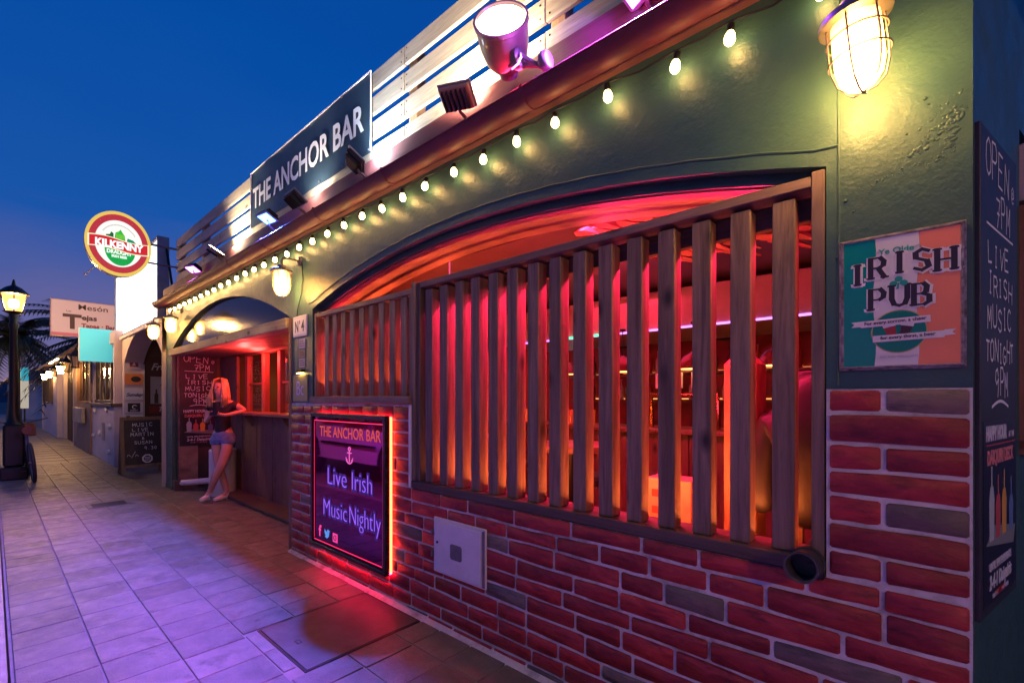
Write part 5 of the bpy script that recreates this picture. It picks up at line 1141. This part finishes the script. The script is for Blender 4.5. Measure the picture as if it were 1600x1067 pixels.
# A-frame chalkboard
af = thing('sandwich_board', 'wooden A-frame chalkboard on the pavement advertising live music', 'sandwich board', (-11.0, .05, 0), (0,0,R(3)))
wdf = wood('board_frame_wood', (.20,.12,.06), (.3,.2,.11), 'z'); sl_ = R(9)
def lean(b, s=1): return b.xf(Matrix.Rotation(-sl_*s, 4, 'Y'))
for s in (1, -1):
    M = Matrix.Translation((.14*s, 0, 0)) @ Matrix.Rotation(-R(8)*s, 4, 'Y')
    MB().bbox(-.012, .012, -.33, -.275, 0, 1.06, .003).xf(M).build('leg', wdf, af); MB().bbox(-.012, .012, .275, .33, 0, 1.06, .003).xf(M).build('leg', wdf, af)
    MB().bbox(-.012, .012, -.274, .274, 1.0, 1.06, .003).xf(M).build('rail', wdf, af); MB().bbox(-.012, .012, -.274, .274, .12, .17, .003).xf(M).build('rail', wdf, af)
    MB().box(-.006, .006, -.274, .274, .171, .999).xf(M).build('chalkboard', board_m, af)
ct_ = thing('x', None, None, (0,0,0)); bpy.data.objects.remove(ct_)
M = Matrix.Translation((.14, 0, 0)) @ Matrix.Rotation(-R(8), 4, 'Y') @ Matrix(((0,0,1,.0065),(1,0,0,0),(0,1,0,0),(0,0,0,1)))
for s, z, h, w, x in (('MUSIC',.88,.06,.045,0),('LIVE',.79,.055,.045,-.03),('MARTIN',.70,.06,.042,-.01),('&',.63,.045,.035,0),('SUSAN',.55,.055,.04,0),('9.30',.44,.055,.035,.11)):
    strokes(s, x, z, h, w, .007, .06, .4, z=.001).xf(M).build('chalk_writing', chalk, af)
strokes('~/~', -.15, .30, .10, .05, .006, .1, .2, z=.001).xf(M).build('chalk_writing', chalk, af)
oc8 = [(.055+.085*cos(pi/8+k*pi/4), .27+.085*sin(pi/8+k*pi/4)) for k in range(8)]
MB().prism(oc8, .001, .003).xf(M).build('octagon_logo', white_flat, af)
MB().prism([(.055+.06*cos(pi/8+k*pi/4), .27+.06*sin(pi/8+k*pi/4)) for k in range(8)], .0035, .0045).xf(M).build('octagon_inner', board_m, af)
for zz in (.245,.27,.295): MB().box(.012,.098,zz-.006,zz+.004,.005,.006).xf(M).build('logo_bar', white_flat, af)
# ================================================================== BUILDINGS DOWN THE STREET
def win(parent, x0, x1, z0, z1, y, fm, nm=2, lit=None):
    f = MB().bbox(x0, x1, y-.03, y+.03, z1-.06, z1, .004).bbox(x0, x1, y-.05, y+.03, z0, z0+.06, .004).bbox(x0, x0+.06, y-.03, y+.03, z0+.061, z1-.061, .004).bbox(x1-.06, x1, y-.03, y+.03, z0+.061, z1-.061, .004)
    for k in range(1, nm): xx = x0+(x1-x0)*k/nm; f.bbox(xx-.03, xx+.03, y-.025, y+.025, z0+.061, z1-.061, .004)
    fo = f.build('window', fm, parent, world=True)
    po = MB().box(x0+.06, x1-.06, y+.002, y+.01, z0+.06, z1-.06).build('pane', None, fo)
    po.data.materials.append(lit or base('dark_pane2', (.02,.02,.03), .06)); 
    po.location = -parent.location; return fo
drkf = noisy('dark_frame', (.05,.035,.03), (.09,.06,.05), 8, .45, .1, .002)
glow_p = base('amber_pane', (.03,.02,.015), .08, emit=(1,.5,.15), es=.10); nt = glow_p.node_tree
gn = ramp(nt, noise(nt, coords(nt, (3,1,.6), True), 6, 3), [(.55, (.0,.0,.0)), (.72, (1,.55,.2))]); nt.links.new(gn, nt.nodes['Principled BSDF'].inputs['Emission Color']); nt.nodes['Principled BSDF'].inputs['Emission Strength'].default_value = .35
lb_ = thing('lilac_building', 'low lilac-white wall with a wide dark window just beyond the sandwich board', 'building', (-13.9, -.12, 0))
lilp = noisy('lilac_wall', (.50,.42,.46), (.60,.52,.55), 3, .7, .5, .01, rnd=False)
MB().box(-15.5,-12.42,-.16,.2,0,1.28).box(-15.5,-12.42,-.16,.2,2.55,2.80).box(-12.55,-12.42,-.16,.2,1.281,2.549).box(-15.5,-15.4,-.16,.2,1.281,2.549).build('wall', lilp, lb_, world=True)
win(lb_, -15.4, -12.56, 1.30, 2.54, -.08, drkf, 4, glow_p)
MB().bbox(-15.5,-12.4,-.22,-.02,1.22,1.29,.004).build('sill', drkf, lb_, world=True)
MB().box(-13.95,-13.6,-.17,-.161,.45,.85).build('vent', noisy('vent', (.25,.2,.2), (.3,.25,.25), 9, .5, 0), lb_, world=True)
b = MB()
for x, z in ((-14.9,1.1),(-13.2,1.15),(-12.8,.8),(-15.1,.5),(-14.2,.6),(-12.9,.25)): b.lathe([(.001,0),(.06,-.01),(.05,-.05),(.02,-.06)], (x,-.16,z), 8, axis='y')
b.build('wall_fitting', white_p, lb_, world=True, smooth='all')
bb2 = thing('brown_building', 'brown tile-fronted bar with timber windows and lanterns further down the street', 'building', (-18.5, -.2, 0))
brp = noisy('brown_wall', (.20,.12,.09), (.30,.19,.14), 4, .6, .5, .01, rnd=False)
MB().box(-19.0,-15.52,-.2,.2,0,1.25).box(-19.0,-15.52,-.2,.2,2.5,2.82).box(-19.0,-18.2,-.2,.2,1.251,2.499).box(-15.75,-15.52,-.2,.2,1.251,2.499).build('wall', brp, bb2, world=True)
win(bb2, -18.2, -15.76, 1.26, 2.49, -.12, wood('timber_frame', (.14,.07,.04), (.22,.12,.07), 'z', knots=False), 4, glow_p)
MB().box(-22.5,-19.0,-.18,.2,2.45,2.82).box(-22.5,-22.2,-.18,.2,0,2.449).box(-19.4,-19.02,-.18,.2,0,2.449).build('porch_wall', lilp, bb2, world=True)
MB().box(-22.2,-19.4,.3,.35,0,2.45).build('porch_back', dark_wall, bb2, world=True)
for x in (-21.7,-21.2,-20.7,-20.2,-19.8): MB().bbox(x-.04, x+.04, -.12, -.04, 0, 2.45, .004).build('gate_post', drkf, bb2, world=True)
b = MB().add([(-22.6,-.45,2.72),(-15.6,-.42,2.77),(-15.6,.6,3.25),(-22.6,.6,3.25),(-22.6,-.45,2.66),(-15.6,-.42,2.71),(-15.6,.6,3.2),(-22.6,.6,3.2)], [(0,1,2,3),(4,7,6,5),(0,4,5,1),(1,5,6,2),(3,2,6,7),(0,3,7,4)]); b.build('roof', noisy('roof_tiles', (.16,.09,.07), (.22,.13,.10), 5, .7, .5, .01), bb2, world=True)
MB().bbox(-18.1,-17.2,-.30,-.22,.75,1.15,.01).bbox(-17.1,-16.2,-.30,-.22,.75,1.15,.01).build('menu_case', noisy('menu_case', (.25,.2,.15), (.5,.45,.36), 3, .4, .1, .002), bb2, world=True)
fb2 = thing('far_house', 'white plastered house at the far end of the street', 'building', (-26, -.3, 0))
MB().box(-30,-22.8,-.3,.4,0,2.6).build('wall', lilp, fb2, world=True)
for x in (-29,-27.2,-25.4): win(fb2, x, x+1.1, 1.2, 2.2, -.31, drkf, 2)
MB().box(-30.2,-22.6,-.5,.6,2.61,2.7).build('roof', noisy('roof_edge', (.3,.2,.15), (.36,.26,.2), 4, .7, .2, .005), fb2, world=True)
for k, x in enumerate((-20.6,-22.4)):
    tag(MB().bbox(x-.55, x+.55, -.50, -.44, 2.60, 2.64, .004).build('tube_light', emis('tube_white', (1,.8,.5), 5), None), ('nearer','farther')[k]+' lit tube lamp under the low roof edge down the street', 'tube light', 'tube lamps along the roof edge')
w2 = thing('white_cottage', 'small white cottage row far away behind the lamp post', 'building', (-52, -1.2, 0))
MB().box(-60,-44,-.9,1.0,0,2.6).build('wall', noisy('white_wall', (.6,.6,.62), (.7,.7,.72), 1, .7, .2, .01), w2, world=True)
for x in (-58,-55,-52,-49,-46): win(w2, x, x+1.1, .9, 2.0, -.91, drkf, 2)
MB().add([(-60.4,-1.2,2.6),(-43.6,-1.2,2.6),(-43.6,.1,3.4),(-60.4,.1,3.4),(-43.6,1.3,2.6),(-60.4,1.3,2.6)], [(0,1,2,3),(3,2,4,5),(1,4,2),(0,3,5),(0,5,4,1)]).build('roof', noisy('far_roof', (.25,.2,.2), (.3,.25,.25), 1, .7, .2, .01), w2, world=True)
fs = thing('hanging_sign', 'tall narrow sign with a turquoise top far down the street', 'sign', (-33, -.75, 0), END)
MB().bbox(-.14, .14, .9, 2.25, 0, .08, .01).build('white_panel', base('fs_white', (.7,.68,.6), .5, emit=(.8,.72,.5), es=.4), fs); MB().bbox(-.14, .14, 2.26, 2.9, 0, .08, .01).build('blue_panel', base('fs_blue', (.05,.4,.5), .5, emit=(.05,.5,.6), es=.5), fs); MB().box(-.03,.03,0,.9,.0,.06).build('post', black_metal, fs)
hill = MB(); rnd = random.Random(2); P = [(-240, -90+i*12, 0, 9+5*sin(i*.8)+rnd.uniform(-1.5,1.5)) for i in range(26)]
for a, c in zip(P[:-1], P[1:]): hill.quad((a[0],a[1],-1),(c[0],c[1],-1),(c[0]-30,c[1],c[3]),(a[0]-30,a[1],a[3])); hill.quad((a[0]-30,a[1],a[3]),(c[0]-30,c[1],c[3]),(c[0]-70,c[1],-1),(a[0]-70,a[1],-1))
tag(hill.build('hills', noisy('hill', (.03,.035,.06), (.05,.055,.08), .05, .9, 0), None, smooth='all'), kind='structure')
lw_ = tag(MB().bbox(-70, 8, -6.9, -6.6, -.02, .75, .02).build('promenade_wall', noisy('low_wall', (.4,.37,.36), (.5,.46,.45), 2, .7, .3, .01), None), 'low plastered wall along the far side of the street', 'wall')

# overhanging signs
ms = thing('restaurant_sign', 'pale pink restaurant sign with dark Mesón Tejas lettering high over the street', 'sign', (-15.0, -.32, 2.85), END)
MB().bbox(-.62, .72, 0, .86, -.10, .0, .006).build('box', noisy('pale_sign', (.55,.38,.36), (.62,.45,.42), 2, .5, .1, .002), ms)
smf = base('sign_face', (.62,.45,.42), .5, emit=(.75,.45,.38), es=.32)
MB().box(-.60, .70, .09, .84, .001, .006).build('face', smf, ms); MB().box(-.60,.70,.02,.088,.001,.006).build('stripe', base('stripe', (.6,.15,.2), .5, emit=(.7,.15,.2), es=.3), ms)
br = base('sign_brown', (.13,.06,.05), .5)
text(ms, 'Mesón', .12, .66, .13, br, z=.008, sx=1.15, bold=.002); text(ms, 'T', -.25, .20, .34, br, z=.008, sx=1.1, bold=.016); text(ms, 'ejas', .05, .42, .12, br, z=.008, sx=1.1, bold=.006); text(ms, 'Las', -.31, .58, .05, br, z=.008)
text(ms, 'Tapas · Bar', .22, .24, .10, base('sign_red6', (.45,.10,.10), .5), z=.008, sx=1, bold=.006)
for yy in (.7,.2): MB().tube([(.72,yy,-.05),(1.0,yy,-.05)], .02, 6).build('arm', black_metal, ms)
ts = thing('turquoise_sign', 'plain turquoise signboard below the pale restaurant sign', 'sign', (-13.0, -.32, 2.17), END)
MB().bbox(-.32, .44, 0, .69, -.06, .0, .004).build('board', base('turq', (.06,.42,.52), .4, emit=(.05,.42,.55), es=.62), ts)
MB().box(-.325, -.316, 0, .69, -.05, .01).build('edge', white_p, ts)
# wall lanterns down the street
def lantern(label, x, y, z, lit, s=1):
    t = thing('wall_lantern', label, 'lantern', (x, y, z), group='wall lanterns down the street')
    b = MB()
    for k in range(4):
        a = pi/4+k*pi/2; b.tube([(.06*s*cos(a),.06*s*sin(a),0),(.10*s*cos(a),.10*s*sin(a),.22*s)], .006*s, 4)
    b.lathe([(.07*s,-.02*s),(.075*s,0)], seg=8).lathe([(.13*s,.22*s),(.10*s,.26*s),(.03*s,.34*s),(.012*s,.40*s)], seg=8); b.build('frame', black_metal, t)
    MB().lathe([(.055*s,.005),(.092*s,.215*s)], seg=8, cap=False).build('glass', emis('lantern_glass', (1,.50,.15), lit*20) if lit > 1 else lampglass, t)
    MB().tube([(0,0,.38*s),(0,.02,.45*s),(0,.12,.46*s),(0,-y-.2,.30*s)], .012, 6).build('bracket', black_metal, t)
for i, (x, z, lit, s) in enumerate(((-14.6,2.12,0,1.1),(-16.6,2.1,0,1.0),(-18.0,2.08,9,.95),(-20.0,2.08,0,.95),(-21.6,2.08,6,.9),(-24.0,2.08,6,.9))):
    lantern(('large unlit lantern above the wide dark window','second unlit lantern from the near end of the brown bar','lit lantern nearest on the brown bar','unlit lantern over the dark porch','lit lantern at the far corner of the porch','farthest lit wall lantern, on the white house')[i], x, -.55, z, lit, s)
# ================================================================== STREET LAMPS
lampg = bpy.data.materials.new('street_lantern_glass'); lampg.use_nodes = True; nt = lampg.node_tree; nt.nodes.clear()
o_ = N(nt, 'ShaderNodeOutputMaterial'); mx_ = N(nt, 'ShaderNodeMixShader'); mx_.inputs[0].default_value = .55; tr_ = N(nt, 'ShaderNodeBsdfTransparent'); em_ = N(nt, 'ShaderNodeEmission')
em_.inputs[0].default_value = (1,.42,.10,1); em_.inputs[1].default_value = 2.6; nt.links.new(tr_.outputs[0], mx_.inputs[1]); nt.links.new(em_.outputs[0], mx_.inputs[2]); nt.links.new(mx_.outputs[0], o_.inputs[0])
lampcore = emis('street_bulb', (1,.50,.15), 2400)
def street_lamp(label, x, y, H_=3.45, watts=220):
    t = thing('street_lamp', label, 'street lamp', (x, y, 0), group='street lamps along the kerb')
    iron = black_metal
    MB().bbox(-.19, .19, -.17, .17, 0, .22, .02).bbox(-.14, .14, -.13, .13, .221, .95, .03).build('pedestal', iron, t)
    MB().lathe([(.12,.951),(.09,1.0),(.075,1.1),(.06,1.3),(.048,2.6),(.07,2.66),(.05,2.72),(.06,2.86),(.14,2.9)], seg=16).build('post', iron, t, smooth=True)
    z0 = 2.9
    MB().lathe([(.11,z0),(.175,z0+.30)], seg=6, cap=False).build('glass', lampg, t)
    MB().lathe([(.001,z0+.06),(.05,z0+.08),(.07,z0+.14),(.05,z0+.20),(.001,z0+.22)], seg=12).build('bulb', lampcore, t, smooth='all')
    b = MB()
    for k in range(6): a = k*pi/3; b.tube([(.115*cos(a),.115*sin(a),z0),(.18*cos(a),.18*sin(a),z0+.30)], .008, 4)
    b.lathe([(.20,z0+.301),(.19,z0+.33),(.10,z0+.42),(.03,z0+.46),(.012,z0+.56)], seg=12); b.build('hood', iron, t)
    return t
street_lamp('nearest ornate street lamp, the bicycle leaning on its square base', -11.8, -1.58)
street_lamp('second street lamp down the kerb, glowing left of the first post', -33, -2.3, watts=200)
street_lamp('farthest street lamp, a small glow at the left edge', -46, -3.6, watts=200)
street_lamp('added unseen street lamp behind the viewer brightening the facade, beyond the right end of the bar', 3.6, -3.4, watts=170)  # out of view, added as warm fill light on the facade
# bicycle
bk_ = thing('bicycle', 'dark bicycle leaning against the base of the nearest street lamp', 'bicycle', (-11.55, -1.38, 0), (R(5),0,R(2)))
tyre = base('tyre', (.03,.025,.03), .6)
for x in (.50, -.50):
    wh_ = MB().ring((x,0,.33), .315, .024, 'y', 32, 6).build('wheel', tyre, bk_, smooth=True)
    s_ = MB().ring((x,0,.33), .29, .010, 'y', 28, 5)
    for k in range(14): a = k*2*pi/14; s_.tube([(x,0,.33),(x+.29*cos(a),0,.33+.29*sin(a))], .0015, 3)
    s_.lathe([(.02,-.04),(.02,.04)], (x,0,.33), 8, axis='y'); s_.build('rim', galv, wh_)
fmt = noisy('bike_frame', (.06,.06,.16), (.08,.08,.2), 9, .3, 0)
MB().tube([(.50,.0,.33),(.28,0,.72)], .012, 6).tube([(.50,0,.33),(.08,0,.30),(.28,0,.72)], .013, 6).tube([(.27,0,.70),(-.30,0,.76)], .015, 6).tube([(.08,0,.30),(-.32,0,.68)], .017, 6).tube([(-.50,0,.33),(-.33,0,.68),(-.29,0,.95)], .013, 6).tube([(.28,0,.72),(.31,0,.84)], .012, 6).build('frame', fmt, bk_, smooth=True)
MB().tube([(.44,0,.87),(.30,0,.88),(.18,0,.865)], [.07,.05,.022], 8).build('saddle', noisy('brown_leather', (.14,.05,.04), (.2,.08,.06), 9, .5, .2, .002), bk_, smooth=True)
MB().tube([(-.29,0,.95),(-.29,-.30,1.02)], .011, 6).tube([(-.29,0,.95),(-.29,.32,1.02)], .011, 6).build('handlebar', galv, bk_, smooth=True)
MB().ring((.08,-.04,.30), .09, .006, 'y', 20, 4).tube([(.08,-.05,.30),(.14,-.06,.16)], .008, 5).tube([(.08,.05,.30),(.02,.06,.44)], .008, 5).bbox(.10,.18,-.12,-.06,.145,.165,.004).build('crank', black_metal, bk_)
b = MB().bbox(-.60,-.34,-.16,.16,.72,.96,.02); b.build('basket', noisy('wicker', (.22,.08,.05), (.32,.14,.09), 30, .7, .6, .01), bk_)
# palms
def palm(label, x, y, H_, seed, r=2.6):
    t = thing('palm_tree', label, 'palm tree', (x, y, 0), group='palms behind the low buildings')
    rnd = random.Random(seed)
    MB().tube([(0,0,0),(.1,.05,H_*.4),(.05,0,H_)], [.32,.24,.22], 10).build('trunk', noisy('palm_bark', (.12,.09,.07), (.2,.15,.11), 8, .8, .6, .02), t, smooth=True)
    b = MB()
    for k in range(80):
        a = rnd.uniform(0, 2*pi); up = rnd.uniform(-.5, 1.25); L = r*rnd.uniform(.8, 1.15); pts = []
        for i in range(9):
            s = i/8; rr_ = L*s*cos(up*(1-s*.5))*.95; zz = H_+L*(s*sin(up)-.55*s*s); pts.append(Vector((.05+rr_*cos(a), rr_*sin(a), zz)))
        b.tube(pts, [.03*(1-.8*i/8) for i in range(9)], 3, cap=False)
        for i in range(1, 9):
            for j in range(3):
                p = pts[i-1].lerp(pts[i], j/3); tg = (pts[i]-pts[i-1]).normalized(); sd_ = tg.cross(Vector((0,0,1))).normalized()
                for sg in (-1, 1):
                    ln = .42*r/2.6*(1-.45*abs(i/8-.45)); e = p+(sd_*sg*.8+tg*.55+Vector((0,0,-.35)))*ln
                    b.add([p-tg*.05, p+tg*.05, e], [(0,1,2)])
    b.build('crown', noisy('palm_green', (.03,.045,.02), (.06,.07,.03), 3, .6, 0), t)
palm('big date palm behind the low roofs, left of the restaurant sign', -30, 1.8, 4.3, 1, 3.4)
palm('palm left of the lamp post, fronds spreading past the picture edge', -38, -1.0, 4.8, 2, 3.2)
palm('third palm, low and dark, between the brown bar and the restaurant sign', -27, 4.2, 3.9, 3, 2.4)

# ================================================================== PARKED CAR (reflected in the glossy sign)
car = thing('parked_car', 'white estate car parked along the kerb opposite the lit music sign', 'car', (-7.3, -3.15, 0))
cp = base('car_white_paint', (.62,.60,.62), .25, coat=.8)
prof = [(-2.15,.32),(-2.2,.62),(-2.12,.86),(-1.45,.96),(-.85,1.40),(.9,1.44),(1.75,1.40),(2.1,.98),(2.15,.35)]
b = MB(); n = len(prof); secs = [(-.86,.93),(-.80,1.0),(.80,1.0),(.86,.93)]
for y, q in secs: b.v += [(x*(.985 if q < 1 else 1), y if z < .95 else y*(.80), .32+(z-.32)*q if q < 1 else z) for x, z in prof]
for k in range(3): b.f += [(k*n+i, k*n+(i+1)%n, (k+1)*n+(i+1)%n, (k+1)*n+i) for i in range(n)]
b.f += [tuple(range(n))[::-1], tuple(3*n+i for i in range(n))]; b.build('body', cp, car, smooth=True)
gls = base('car_glass', (.01,.01,.015), .05)
for s_ in (-1, 1):
    for pl in ([(-1.15,.98),(-.35,.98),(-.35,1.32),(-.78,1.32)], [(-.28,.98),(.55,.98),(.55,1.33),(-.28,1.33)], [(.62,.98),(1.75,.98),(1.5,1.32),(.62,1.33)]):
        q = [(x, s_*(.872-(z-.95)*.38), z) for x, z in pl]; b = MB().add(q+[(x, y-s_*.02, z) for x, y, z in q], [(0,1,2,3) if s_ < 0 else (3,2,1,0)]+[(i,(i+1)%4,4+(i+1)%4,4+i) for i in range(4)]); b.build('side_window', gls, car)
    for x in (-1.35, 1.35):
        wh_ = MB().lathe([(.20,-.10),(.30,-.10),(.33,-.06),(.33,.06),(.30,.10),(.20,.10)], (x, s_*.79, .33), 24, axis='y').build('wheel', tyre, car, smooth=True)
        MB().lathe([(.001,-.11),(.06,-.12),(.19,-.105),(.19,.105),(.06,.12),(.001,.11)], (x, s_*.79, .33), 12, axis='y').build('rim', galv, wh_)
        MB().ring((x, s_*.868, .36), .37, .03, 'y', 20, 5, 0, pi).build('wheel_arch', black_metal, car, smooth=True)
    MB().bbox(-2.19, -2.08, s_*.66-.14, s_*.66+.14, .66, .80, .02).build('headlight', lil, car); MB().bbox(2.06, 2.14, s_*.72-.08, s_*.72+.08, .78, 1.0, .02).build('tail_light', base('tail', (.3,.02,.02), .2), car)
    MB().bbox(-.9, .9, s_*.873-.01, s_*.873+.01, .60, .64, .004).build('door_trim', black_metal, car)
    MB().bbox(-1.1, -.95, s_*.98-.08, s_*.98+.08, .98, 1.1, .02).build('mirror', cp, car)
MB().bbox(-2.24, -2.1, -.8, .8, .34, .56, .03).build('bumper', black_metal, car); MB().bbox(2.08, 2.2, -.8, .8, .34, .58, .03).build('bumper', black_metal, car)
